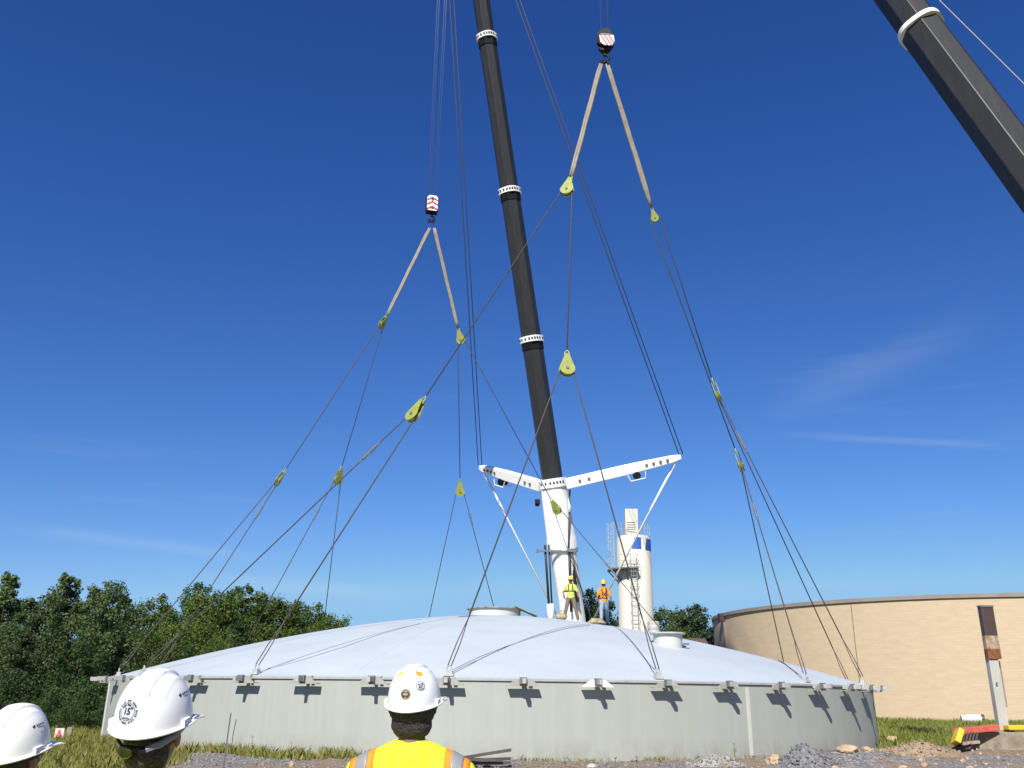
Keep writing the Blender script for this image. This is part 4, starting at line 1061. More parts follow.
for k, px, py, Y in (('round', 140, 612, 70), ('round2', 162, 604, 78), ('dark', 196, 590, 86), ('round', 212, 596, 80), ('dark', 232, 592, 88), ('round2', 250, 596, 84), ('round', 176, 626, 66),
                     ('round2', 205, 624, 70), ('dark', 268, 600, 90), ('round', 284, 604, 86), ('dark', 300, 606, 92), ('round2', 318, 612, 90), ('round', 332, 618, 94), ('dark', 238, 626, 74), ('round', 268, 628, 78), ('round2', 150, 634, 60), ('round', 292, 630, 80), ('round2', 322, 628, 84), ('dark', 186, 648, 62), ('round', 222, 644, 66)):
    place_tree(k, px, py, Y, LB2, group=G2)
GS = 'shrubs along the foot of the left wood'
for px, py, Y in ((-10, 690, 37), (22, 672, 40), (58, 688, 39), (92, 680, 40), (118, 692, 42), (75, 700, 37), (40, 705, 36.5), (104, 708, 38.5), (132, 672, 48)):
    place_tree('shrub', px, py, Y, 'dark green shrub at the foot of the tall trees left of the tank', 'shrub', 'shrub', GS)
place_tree('dark', 588, 596, 105, 'dark bushy tree behind the orange-shirted worker on the dome').rotation_euler[2] = 0
place_tree('dark', 604, 606, 100, 'small dark tree between the orange-shirted worker and the silo')
place_tree('round', 668, 611, 110, 'left of the two bushy trees right of the silo')
place_tree('dark', 697, 609, 112, 'right of the two bushy trees right of the silo, by the tan building')
place_tree('round2', 684, 632, 118, 'low tree filling the gap between the two trees right of the silo')

# ------------------------------------------------------------------ grass, weeds, stones
def blades(name, xs, ys, hs, m_, label):
    n = len(xs); zs = np.array([gz(x, y) for x, y in zip(xs, ys)]); a = rng.uniform(0, 2 * np.pi, n); w = rng.uniform(0.006, 0.016, n) * (1 + hs)
    ln = rng.normal(0, 0.35, (n, 2)) * hs[:, None]
    base = np.stack([xs, ys, zs - 0.02], 1); dx = np.stack([np.cos(a) * w, np.sin(a) * w, 0 * a], 1)
    tip = base + np.stack([ln[:, 0], ln[:, 1], hs], 1); mid = base + np.stack([ln[:, 0] * .35, ln[:, 1] * .35, hs * .6], 1)
    v = np.stack([base - dx, base + dx, mid + dx * .7, tip, mid - dx * .7], 1)
    me = bpy.data.meshes.new(name); me.vertices.add(n * 5); me.vertices.foreach_set('co', v.ravel()); me.loops.add(n * 5); me.loops.foreach_set('vertex_index', np.arange(n * 5))
    me.polygons.add(n); me.polygons.foreach_set('loop_start', np.arange(n) * 5); me.polygons.foreach_set('loop_total', np.full(n, 5)); me.update(); me.validate(); me.materials.append(m_)
    o = bpy.data.objects.new(name, me); COL.objects.link(o); tag(o, label, 'grass', kind='stuff'); return o
def patchy(x, y, sc=0.5, off=0): return np.array([mnoise.noise(Vector((a * sc, b_ * sc, off))) for a, b_ in zip(x, y)])
def scatter(n, x0, x1, y0, y1, test):
    x = rng.uniform(x0, x1, n); y = rng.uniform(y0, y1, n); k = test(x, y); return x[k], y[k]
dist = lambda x, y: np.hypot(x - CX, y - CY)
# dry grass left of and before the tank
x, y = scatter(130000, -26, -3.2, 19, 42, lambda x, y: (dist(x, y) > TR + 0.03) & (patchy(x, y, 0.45) > -0.30 + 0.30 * np.clip((x + 9) / 5, 0, 1) - 0.25 * (dist(x, y) < TR + 1.6)) & ((x < -7.5) | (dist(x, y) < TR + 2.4)))
blades('dry_grass', x, y, rng.uniform(0.07, 0.26, len(x)) * (0.7 + 0.6 * (patchy(x, y, 1.2, 5) > 0)), M['grass'], 'dry yellow-green grass growing left of and before the tank wall')
x, y = scatter(30000, -4, 14, 23.2, 30, lambda x, y: (dist(x, y) > TR + 0.03) & (dist(x, y) < TR + 0.75) & (patchy(x, y, 0.8, 9) > -0.02))
blades('weedy_grass', x, y, rng.uniform(0.04, 0.17, len(x)), M['grass'], 'short patchy grass along the front foot of the tank wall')
x, y = scatter(120000, 10, 46, 31, 72, lambda x, y: (dist(x, y) > TR + 0.03) & (np.hypot(x - BC.x, y - BC.y) > BR + 0.02) & (patchy(x, y, 0.22, 2) > -0.35) & (y > 33.5 + 0.6 * np.sin(x * 1.7)) & (np.hypot((x - 25.5) / 3.2, (y - 52) / 5.0) > 1))
blades('green_grass', x, y, rng.uniform(0.10, 0.36, len(x)), M['grass_green'], 'green grass strip between the tank and the round tan building')

def stones(name, n, region, s0, s1, m_, label):
    v, f = [], []
    bmq = bmesh.new(); bmesh.ops.create_icosphere(bmq, subdivisions=1, radius=1); bv = np.array([q.co for q in bmq.verts]); bf = np.array([[q.index for q in fc.verts] for fc in bmq.faces]); bmq.free()
    x, y = region(n)
    for i, (a, b_) in enumerate(zip(x, y)):
        s = s0 + (s1 - s0) * rng.uniform() ** 3; q = bv * (1 + rng.uniform(-.25, .25, (len(bv), 1))) * np.array([1, rng.uniform(.7, 1.2), rng.uniform(.45, .8)]) * s
        an = rng.uniform(0, 6.28); c_, s_ = math.cos(an), math.sin(an); q = q @ np.array([[c_, -s_, 0], [s_, c_, 0], [0, 0, 1]])
        v.append(q + np.array([a, b_, gz(a, b_) + s * 0.2])); f.append(bf + i * len(bv))
    m = MB(); m.v = [tuple(p) for p in np.concatenate(v)]; m.f = [tuple(p) for p in np.concatenate(f).tolist()]; m.m = [0] * len(m.f)
    o = m.build(name, m_); tag(o, label, 'stones', kind='stuff')
def front(n): return scatter(n, -12, 15, 20.5, 27, lambda x, y: (dist(x, y) > TR + 0.1))
def rightyard(n): return scatter(n, 5, 22, 21, 33, lambda x, y: dist(x, y) > TR + 0.1)
stones('gravel', 5200, front, 0.012, 0.065, M['rock_grey'], 'loose grey gravel strewn in front of the tank')
stones('pebbles', 700, rightyard, 0.015, 0.10, M['rock'], 'loose tan stones strewn over the yard right of the tank')

def boulder(px, py, w_px, h_px, m_, label, name='boulder', seed=0, group=None):
    q = ground_hit(px, py); s = px_size(q) * 1.05; bmq = bmesh.new(); bmesh.ops.create_icosphere(bmq, subdivisions=4, radius=1)
    for v_ in bmq.verts:
        p_ = v_.co.copy(); n1 = mnoise.noise(p_ * 1.3 + Vector((seed * 7.1, 0, 0))); n2 = mnoise.noise(p_ * 3.5 + Vector((0, seed * 3.3, 0)))
        k = 1 + 0.28 * n1 + 0.10 * n2; p_ = p_ * k
        p_ = Vector((math.copysign(abs(p_.x) ** .85, p_.x), p_.y, p_.z)); v_.co = Vector((p_.x * w_px * s / 2, p_.y * w_px * s * 0.4, p_.z * h_px * s * 0.62))
    me = bpy.data.meshes.new(name); bmq.to_mesh(me); bmq.free(); me.materials.append(m_)
    o = bpy.data.objects.new(name, me); COL.objects.link(o); o.location = q + Vector((0, w_px * s * .3, h_px * s * 0.30)); tag(o, label, 'rock', group); return o
boulder(776, 765, 15, 9, M['rock'], 'tan boulder in front of the tank wall beside the grey gravel heap', seed=1)
boulder(850, 753, 20, 8, M['rock'], 'flat pale tan boulder at the right foot of the tank', seed=2)
boulder(868, 752, 8, 5, M['rock'], 'small orange-tan rock just right of the flat pale boulder', seed=3)
boulder(893, 742, 10, 6, M['rock'], 'tan rock at the edge of the green grass right of the tank', seed=4)
boulder(903, 746, 8, 4, M['rock'], 'pale flat stone beside the grass right of the tank', seed=5)
boulder(931, 753, 6, 4, M['rock'], 'small pale stone on the soil left of the yellow-capped beam', seed=6)
boulder(592, 768, 9, 4, mat('pale_stone', (0.42, 0.40, 0.37), 0.9, var=0.2), 'white lump of stone at the foot of the tank wall in the centre', seed=7)
boulder(302, 760, 6, 4, M['rock'], 'small tan stone on the grass before the left of the tank', seed=8)
boulder(291, 767, 5, 5, M['rock'], 'upright pinkish stone before the left of the tank', seed=9)
boulder(62, 765, 7, 4, M['rock'], 'tan stone on gravel beside the leftmost helmet', seed=11)
def heap(px, py, w_px, h_px, m_, label, name):
    q = ground_hit(px, py); s = px_size(q); m = MB(); n = 40; vs = []; W = w_px * s / 2
    for j in range(n + 1):
        for i in range(n + 1):
            a, b_ = -1 + 2 * i / n, -1 + 2 * j / n; r2 = a * a + b_ * b_ * 1.0
            hgt = math.exp(-2.6 * r2) * (1 + 0.35 * mnoise.noise(Vector((a * 3 + px, b_ * 3, 1)))) + 0.10 * mnoise.noise(Vector((a * 11, b_ * 11, px))) * math.exp(-1.5 * r2) + 0.05 * random.uniform(-1, 1) * math.exp(-1.5 * r2)
            X, Y = q.x + a * W * 1.25, q.y + 0.5 + b_ * W * 0.7
            vs.append((X, Y, gz(X, Y) - 0.06 + hgt * h_px * s * 1.1))
    m.add(vs, [(j * (n + 1) + i, j * (n + 1) + i + 1, (j + 1) * (n + 1) + i + 1, (j + 1) * (n + 1) + i) for j in range(n) for i in range(n)])
    base = list(m.v)
    for _ in range(900):
        p_ = Vector(random.choice(base))
        if p_.z < gz(p_.x, p_.y) - 0.02: continue
        r3 = random.uniform(0.012, 0.042) * (1 if random.random() < .93 else 2.2); q4 = Matrix.Rotation(random.uniform(0, 3), 3, Vector((random.random(), random.random(), 1)))
        k0 = len(m.v); m.ell(p_ + Vector((random.uniform(-.08, .08), random.uniform(-.08, .08), r3 * .3)), (r3, r3 * .8, r3 * .6), 6, q4)
    o = m.build(name, m_); tag(o, label, 'heap')
gravel_m = mat('dark_gravel', (0.085, 0.085, 0.09), 0.95, vscale=9, col2=(0.24, 0.235, 0.23), bump=0.8, bscale=24)
heap(720, 768, 56, 11, mat('pale_rubble', (0.20, 0.19, 0.17), 0.95, vscale=6, col2=(0.36, 0.34, 0.31), bump=0.7, bscale=18), 'low pale grey rubble heap against the front of the tank', 'rubble_heap')
heap(812, 768, 60, 17, gravel_m, 'dark grey gravel heap in front of the right part of the tank', 'gravel_heap')
heap(925, 756, 90, 12, mat('brown_spoil', (0.20, 0.14, 0.09), 0.95, vscale=5, col2=(0.33, 0.25, 0.17), bump=0.8, bscale=16), 'low brown soil bank left of the concrete block', 'soil_bank')

# weed stalks against the wall
def weed(px, py, h_px, label=None):
    q = ground_hit(px, py); s = px_size(q) * 1.05; h = h_px * s; m = MB(); bend = random.uniform(-.08, .08) * h
    pts = [(0, 0, -0.05), (bend * .3, 0, h * .5), (bend, 0, h)]; m.tube(pts, [0.014, 0.011, 0.005], 5)
    lf = MB()
    for k in range(int(5 + h * 14)):
        z = h * random.uniform(.15, 1); a = random.uniform(0, 6.28); l = random.uniform(.04, .12); c_, s_ = math.cos(a), math.sin(a); o_ = Vector((bend * z / h, 0, z))
        lf.add([o_, o_ + Vector((c_ * l * .5 - s_ * .014, s_ * l * .5 + c_ * .014, l * .45)), o_ + Vector((c_ * l, s_ * l, l * .5)), o_ + Vector((c_ * l * .5 + s_ * .014, s_ * l * .5 - c_ * .014, l * .45))], [(0, 1, 2, 3)])
    root = empty('weed', q); m.build('stem', M['grass'], root); lf.build('leaves', M['leaf'], root)
    tag(root, label or 'thin tall weed stalk growing against the foot of the tank wall', 'weed', 'weeds along the tank wall')
for px, py, h in ((251, 757, 17), (254, 758, 10), (262, 757, 8), (290, 758, 13), (297, 759, 7), (310, 760, 12), (321, 760, 14), (330, 761, 9), (271, 757, 9), (240, 756, 10), (214, 755, 8), (523, 766, 9), (552, 767, 6), (565, 767, 8), (615, 767, 7), (637, 767, 9), (660, 767, 7), (735, 763, 17), (700, 766, 8), (796, 762, 8)):
    weed(px, py, h)
for px, py, h in ((112, 752, 46), (106, 752, 32), (119, 754, 30)):
    weed(px, py, h, 'leafy green weed at the left end of the tank behind the middle helmet')
q = ground_hit(223, 768); o = MB().tube([q + Vector((0, 0, -0.2)), q + Vector((0.04, 0, 1.14))], 0.018, 6).build('stake', M['grey_steel']); tag(o, 'thin dark steel stake standing upright before the left part of the tank', 'stake')
q = ground_hit(231, 754); o = MB().tube([q + Vector((0, 0, -0.1)), q + Vector((0.0, 0, .5)), q + Vector((0.04, 0, 0.86))], 0.013, 6).build('dry_stalk', M['bark']); tag(o, 'bent dry stalk just right of the dark steel stake', 'stalk')

# timber pile
q = ground_hit(482, 768); tp = empty('timber_pile', q); tag(tp, 'pile of dark weathered planks at the foot of the tank right of the vested man', 'timber')
for k, (cx_, cy_, cz_, l_, rz_, ry_) in enumerate(((0, 0.3, 0.08, 1.3, 4, -1), (0.05, 0.55, 0.14, 1.2, -6, -3), (-0.1, 0.15, 0.17, 1.1, 10, 2), (0.12, 0.4, 0.28, 1.1, 3, -9))):
    b = MB(); b.box((0, 0, 0), (l_, 0.22, 0.055)); o = b.build('plank', M['wood_dark'] if k != 1 else M['brown_steel'], tp); o.location = (cx_, cy_, cz_); o.rotation_euler = (0, R(ry_), R(rz_))

# small warning sign, left
q = ground_hit(58, 742); sg = empty('warning_sign', q); tag(sg, 'small white sign with a red mark standing in grass by the leftmost helmet', 'sign')
ss = px_size(q); w_, h_ = 9 * ss, 9 * ss; zc = at(58, 733, q.y).z - q.z
MB().box((0, 0, zc), (w_, 0.02, h_)).build('panel', M['paper'], sg)
m = MB(); m.prism([(-.1, zc - .12), (.1, zc - .12), (.02, zc + .1), (-.03, zc + .1)], 0.01, Matrix.Translation((0, -0.017, 0))); m.build('red_mark', M['red_faded'], sg)
MB().box((0, 0.03, zc / 2 - .1), (0.05, 0.04, zc + .2)).build('post', M['galv'], sg)
q = ground_hit(68, 741); o = MB().box((0, 0, .1), (0.16, 0.05, 0.62)).build('marker_post', M['concrete']); o.location = q; tag(o, 'short pale marker post in the grass right of the small white sign', 'post')

# ------------------------------------------------------------------ post, concrete block and beam on the right
PYD = 29.4
blk = MB(); bl, br_ = at(979, 742, 28.9).x, at(1024, 742, 28.9).x + 2.6
zb_ = at(1000, 732, 28.9).z
blk.box(((bl + br_) / 2, 28.9 + 0.42, zb_ / 2 - 0.15), (br_ - bl, 0.84, zb_ + 0.3)); o = bevel(blk.build('concrete_block', M['concrete']), 0.03); tag(o, 'long weathered concrete block at the right edge carrying the post and beam', 'block')
pb = at(1001, 727, PYD); pt_ = at(989.5, 607.5, PYD)
post = empty('steel_post', (pb.x, pb.y, zb_)); tag(post, 'pale upright steel post with a rusty dark box head before the tan building', 'post')
hz_ = at(997, 659, PYD).z - zb_; ht_ = pt_.z - zb_; xx = 0.0
MB().box((0.05, 0, hz_ / 2 + 0.01), (0.30, 0.22, hz_ + 0.02)).build('shaft', M['post_paint'], post)
MB().box((0, 0, 0.02), (0.55, 0.5, 0.04)).build('base_plate', M['rust'], post)
hzm = at(992, 636, PYD).z - zb_
MB().box((0.08, -0.06, (hzm + ht_) / 2), (0.41, 0.20, ht_ - hzm)).build('box_head', M['brown_steel'], post)
MB().box((0.08, -0.06, ht_ + 0.03), (0.44, 0.23, 0.05)).build('cap', M['grey_steel'], post)
zk = hz_ + (hzm - hz_) * 0.42
MB().box((0.08, -0.06, (hzm + zk) / 2), (0.416, 0.206, hzm - zk)).build('rusty_skirt', M['rust'], post)
MB().box((0.08, -0.06, (hz_ + zk) / 2), (0.42, 0.21, zk - hz_)).build('rust_edge', mat('dark_rust', (0.09, 0.025, 0.012), 0.9, col2=(0.26, 0.10, 0.04), vscale=7, bump=0.3), post)
za, zb2 = at(1004, 661, PYD + .3).z - zb_, at(1006, 707, PYD + .3).z - zb_
MB().box((0.27, 0.20, (za + zb2) / 2), (0.24, 0.12, za - zb2)).build('back_rail', M['coping'], post)
MB().lathe([(0.005, 0), (0.03, 0), (0.03, 0.03), (0.005, 0.03)], 10, c=(0, -0.17, hz_ * 0.66), M=Matrix.Rotation(R(-90), 3, 'X').inverted()).build('bolt', M['grey_steel'], post)

bm_root = empty('barrier_beam', at(985, 733, 28.9)); tag(bm_root, 'red and yellow steel beam lying on the concrete block around the post', 'beam')
bm_root.location.z = zb_; B0 = bm_root.location.copy()
def bl_(px, py, Y): return at(px, py, Y) - B0
a_, b_ = bl_(957, 731.5, 28.3), bl_(996, 727.5, 28.9)
m = MB(); m.bar(a_, b_, 0.28, 0.17); bevel(m.build('red_arm', M['red_faded'], bm_root), 0.015)
m = MB(); m.bar(bl_(1006, 727.5, 29.0), bl_(1060, 727.0, 29.2), 0.28, 0.13); bevel(m.build('yellow_arm', M['yellow'], bm_root), 0.015)
m = MB(); m.bar(bl_(959.5, 730, 28.2), bl_(955.5, 743.5, 28.1), 0.40, 0.16, upv=(1, 0, 0)); bevel(m.build('yellow_end', M['yellow'], bm_root), 0.02)
for k in range(5):
    m = MB(); m.bar(bl_(964 + k * 3.2, 733, 28.3), bl_(961.8 + k * 3.2, 743, 28.2), 0.14, 0.045, upv=(1, 0, 0)); m.build('slat', M['brown_steel'], bm_root)
m = MB(); m.bar(bl_(959.5, 743.5, 28.2), bl_(976, 741.5, 28.3), 0.34, 0.08); m.build('lower_bar', M['rust'], bm_root)
m = MB(); m.bar(bl_(956.5, 749, 28.0), bl_(967, 744.5, 28.2), 0.3, 0.06); m.build('foot', M['black'], bm_root)

# white pipe section lying in the grass
q = ground_hit(975, 724); ps = px_size(q); pp = empty('pipe_section', q + Vector((0, 0, 4.5 * ps))); pp.rotation_euler = (0, 0, R(-14)); tag(pp, 'short white pipe section lying in the grass before the tan building', 'pipe')
Mq = Matrix.Rotation(R(90), 3, 'Y')
MB().lathe([(3.0 * ps, -8 * ps), (4.6 * ps, -8 * ps), (4.6 * ps, 6 * ps), (3.6 * ps, 6 * ps), (3.6 * ps, -8 * ps)], 28, M=Mq).build('barrel', M['paper'], pp, smooth=True, auto=40)
MB().lathe([(3.5 * ps, -12 * ps), (3.8 * ps, -8 * ps), (2.6 * ps, -8 * ps), (2.6 * ps, -12 * ps), (3.5 * ps, -12 * ps)], 24, M=Mq).build('neck', M['plate_white'], pp, smooth=True, auto=40)
MB().lathe([(4.65 * ps, 6 * ps), (4.75 * ps, 9 * ps), (3.6 * ps, 9 * ps), (3.6 * ps, 6 * ps)], 28, M=Mq).build('collar', M['brown_steel'], pp, smooth=True, auto=40)

# ------------------------------------------------------------------ people
def remesh(mb, name, m_, parent, voxel, smooth=4, disp=None):
    me = bpy.data.meshes.new('tmp'); me.from_pydata(mb.v, [], mb.f); o = bpy.data.objects.new('tmp', me); COL.objects.link(o)
    bmq = bmesh.new(); bmq.from_mesh(me); bmesh.ops.remove_doubles(bmq, verts=bmq.verts, dist=1e-5); bmesh.ops.recalc_face_normals(bmq, faces=bmq.faces); bmq.to_mesh(me); bmq.free()
    r = o.modifiers.new('r', 'REMESH'); r.mode = 'VOXEL'; r.voxel_size = voxel
    s = o.modifiers.new('s', 'SMOOTH'); s.factor = 0.5; s.iterations = smooth
    dg = bpy.context.evaluated_depsgraph_get(); nm = bpy.data.meshes.new_from_object(o.evaluated_get(dg)); bpy.data.objects.remove(o); bpy.data.meshes.remove(me)
    nm.name = name; nm.materials.clear(); nm.materials.append(m_)
    if disp:
        for v_ in nm.vertices: v_.co += v_.normal * disp(v_.co)
    nm.polygons.foreach_set('use_smooth', [True] * len(nm.polygons))
    ob = bpy.data.objects.new(name, nm); COL.objects.link(ob); ob.parent = parent; return ob
def bvh(o): return BVHTree.FromPolygons([v_.co.copy() for v_ in o.data.vertices], [tuple(p_.vertices) for p_ in o.data.polygons])

def head_prims(m, HM, infl=0.0):
    def e(c, r): m.ell(HM @ Vector(c), [q + infl for q in r], 18, HM.to_3x3())
    e((0, -0.008, 0.03), (0.076, 0.096, 0.085)); e((0, 0.02, -0.045), (0.060, 0.070, 0.068)); e((0, 0.055, -0.085), (0.036, 0.034, 0.030))
    e((0, 0.085, 0.015), (0.050, 0.014, 0.012))
    m.cap_(HM @ Vector((0, 0.092, 0.0)), HM @ Vector((0, 0.112, -0.030)), 0.009, 0.013); e((0, 0.092, -0.036), (0.020, 0.012, 0.010))
    e((0, 0.080, -0.060), (0.026, 0.014, 0.007)); e((0, 0.079, -0.072), (0.024, 0.014, 0.008))
    for s in (-1, 1):
        e((s * 0.038, 0.070, -0.030), (0.022, 0.018, 0.018)); e((s * 0.079, -0.005, -0.018), (0.011, 0.020, 0.032)); e((s * 0.084, -0.012, -0.006), (0.007, 0.017, 0.020))

HA_, HB_, HH_ = 0.113, 0.138, 0.150
def helmet_pt(th, ph, off=0.0):
    """th round the head (0 = front), ph 0 at the rim to 90 at the crown"""
    c, s = math.cos(ph), math.sin(ph); x, y = math.sin(th), math.cos(th)
    k = c ** 0.82 if c > 0 else 0
    px_, py_, pz_ = HA_ * x * k, HB_ * y * k, HH_ * s ** 0.92 if s > 0 else 0
    # raised centre crest, wider towards the front, and two side ridges
    w = 0.024 + 0.012 * sstep(-0.1, 0.12, py_); kx = abs(px_)
    crest = (1 - sstep(w, w + 0.007, kx)) * sstep(R(20), R(42), ph) * 0.009
    rid = math.exp(-((kx - 0.062) / 0.007) ** 2) * sstep(R(22), R(40), ph) * 0.003
    n = Vector((px_ / HA_ ** 2, py_ / HB_ ** 2, max(pz_, 0.0) / HH_ ** 2 + 0.001)).normalized()
    return Vector((px_, py_, pz_)) + n * (crest + rid + off)
def hard_hat(parent, Mh, m_, detail=True):
    NT, NP = (112, 34) if detail else (40, 14); m = MB(); vs = []
    rows = [[helmet_pt(2 * math.pi * j / NT, R(90 * i / NP * 0.995)) for j in range(NT)] for i in range(NP + 1)]
    def brim(j, out, z):
        th = 2 * math.pi * j / NT; b_ = helmet_pt(th, 0); o_ = Vector((math.sin(th), math.cos(th), 0)); pk = sstep(0.35, 0.95, math.cos(th))
        d = out * (1 + 3.6 * pk); return b_ + o_ * d + Vector((0, 0, z - 0.30 * d * pk + 0.010 * abs(math.sin(th)) ** 2))
    rows = [[brim(j, 0.002, -0.016) for j in range(NT)], [brim(j, 0.013, -0.016) for j in range(NT)], [brim(j, 0.0155, -0.012) for j in range(NT)], [brim(j, 0.013, -0.009) for j in range(NT)], [brim(j, 0.004, -0.006) for j in range(NT)]] + rows
    inner = [[p_ * 0.965 + Vector((0, 0, -0.004)) for p_ in r_] for r_ in rows[5:]]
    m.loft(rows, cap=False); k = len(m.v); m.add([rows[-1][0] * 1.0 + Vector((0, 0, 0.0005))], []); n0 = (len(rows) - 1) * NT
    m.f += [(n0 + j, n0 + (j + 1) % NT, k) for j in range(NT)]; m.m += [0] * NT
    m.loft(inner, cap=False)
    if detail:
        for s in (-1, 1):
            for yy, zz, w_, h_ in ((-0.03, 0.006, 0.046, 0.026), (0.035, 0.002, 0.028, 0.014)):
                m.box((s * (HA_ + 0.001), yy, zz), (0.013, w_, h_))
    o = m.build('hard_hat', m_, parent, smooth=True, auto=50); o.matrix_local = Mh
    if detail: md = o.modifiers.new('bevel', 'BEVEL'); md.width = 0.002; md.segments = 2; md.limit_method = 'ANGLE'; md.angle_limit = R(50)
    return o
def text_tris(s, size):
    cu = bpy.data.curves.new('t', 'FONT'); cu.body = s; cu.size = size; cu.align_x = 'CENTER'; cu.align_y = 'CENTER'; cu.resolution_u = 3; cu.offset = size * 0.045
    o = bpy.data.objects.new('t', cu); COL.objects.link(o); dg = bpy.context.evaluated_depsgraph_get(); me = bpy.data.meshes.new_from_object(o.evaluated_get(dg))
    bmq = bmesh.new(); bmq.from_mesh(me); bmesh.ops.triangulate(bmq, faces=bmq.faces); v_ = [q.co.to_2d() for q in bmq.verts]; f_ = [tuple(w.index for w in q.verts) for q in bmq.faces]; bmq.free()
    bpy.data.objects.remove(o); bpy.data.curves.remove(cu); bpy.data.meshes.remove(me); return v_, f_
def disc2(r0, r1, n=40):
    k = 5 if r1 - r0 > 0.006 else 1; v_ = []; f_ = []
    for q in range(k + 1):
        r_ = r0 + (r1 - r0) * q / k; v_ += [Vector((r_ * math.cos(2 * math.pi * i / n), r_ * math.sin(2 * math.pi * i / n))) for i in range(n)]
    for q in range(k):
        for i in range(n): j = (i + 1) % n; f_.append((q * n + i, q * n + n + i, q * n + n + j, q * n + j))
    return v_, f_
def sticker(hat, th, ph, layers, mats, name='sticker'):
    """layers of flat shapes wrapped on the shell round the point (th, ph)"""
    tree = bvh(hat); c = helmet_pt(th, ph); d0 = helmet_pt(th, ph, 0.01) - helmet_pt(th, ph, -0.01); nrm = d0.normalized()
    xx = Vector((0, 0, 1)).cross(nrm).normalized(); yy = nrm.cross(xx); m = MB()
    for k, (v_, f_, mi) in enumerate(layers):
        pts = []
        for q in v_:
            o_ = c + xx * q.x + yy * q.y + nrm * 0.05; hit = tree.ray_cast(o_, -nrm, 0.12)
            pts.append((hit[0] if hit[0] else c + xx * q.x + yy * q.y) + nrm * (0.0010 + 0.0005 * k))
        m.add(pts, f_, mi)
    o = m.build(name, mats, hat); return o
def shift(vf, dx, dy): return [q + Vector((dx, dy)) for q in vf[0]], vf[1]
def rect2(w, h, n=5):
    k = max(1, int(h / 0.006)); v_ = [Vector((-w / 2 + w * i / n, -h / 2 + h * j / k)) for i in range(n + 1) for j in range(k + 1)]
    return v_, [(i * (k + 1) + j, (i + 1) * (k + 1) + j, (i + 1) * (k + 1) + j + 1, i * (k + 1) + j + 1) for i in range(n) for j in range(k)]
def ring_marks(r, size, a0, a1, n):
    V, Fc = [], []
    for i in range(n):
        if i % 5 == 4: continue
        a = a0 + (a1 - a0) * i / (n - 1); u_, t_ = Vector((math.cos(a), math.sin(a))), Vector((-math.sin(a), math.cos(a))); o_ = len(V); c = u_ * r; h = size * (0.42 + 0.12 * (i % 3)); w = size * 0.30
        V += [c - t_ * w - u_ * h, c + t_ * w - u_ * h, c + t_ * w + u_ * h, c - t_ * w + u_ * h]; Fc.append((o_, o_ + 1, o_ + 2, o_ + 3))
    return V, Fc

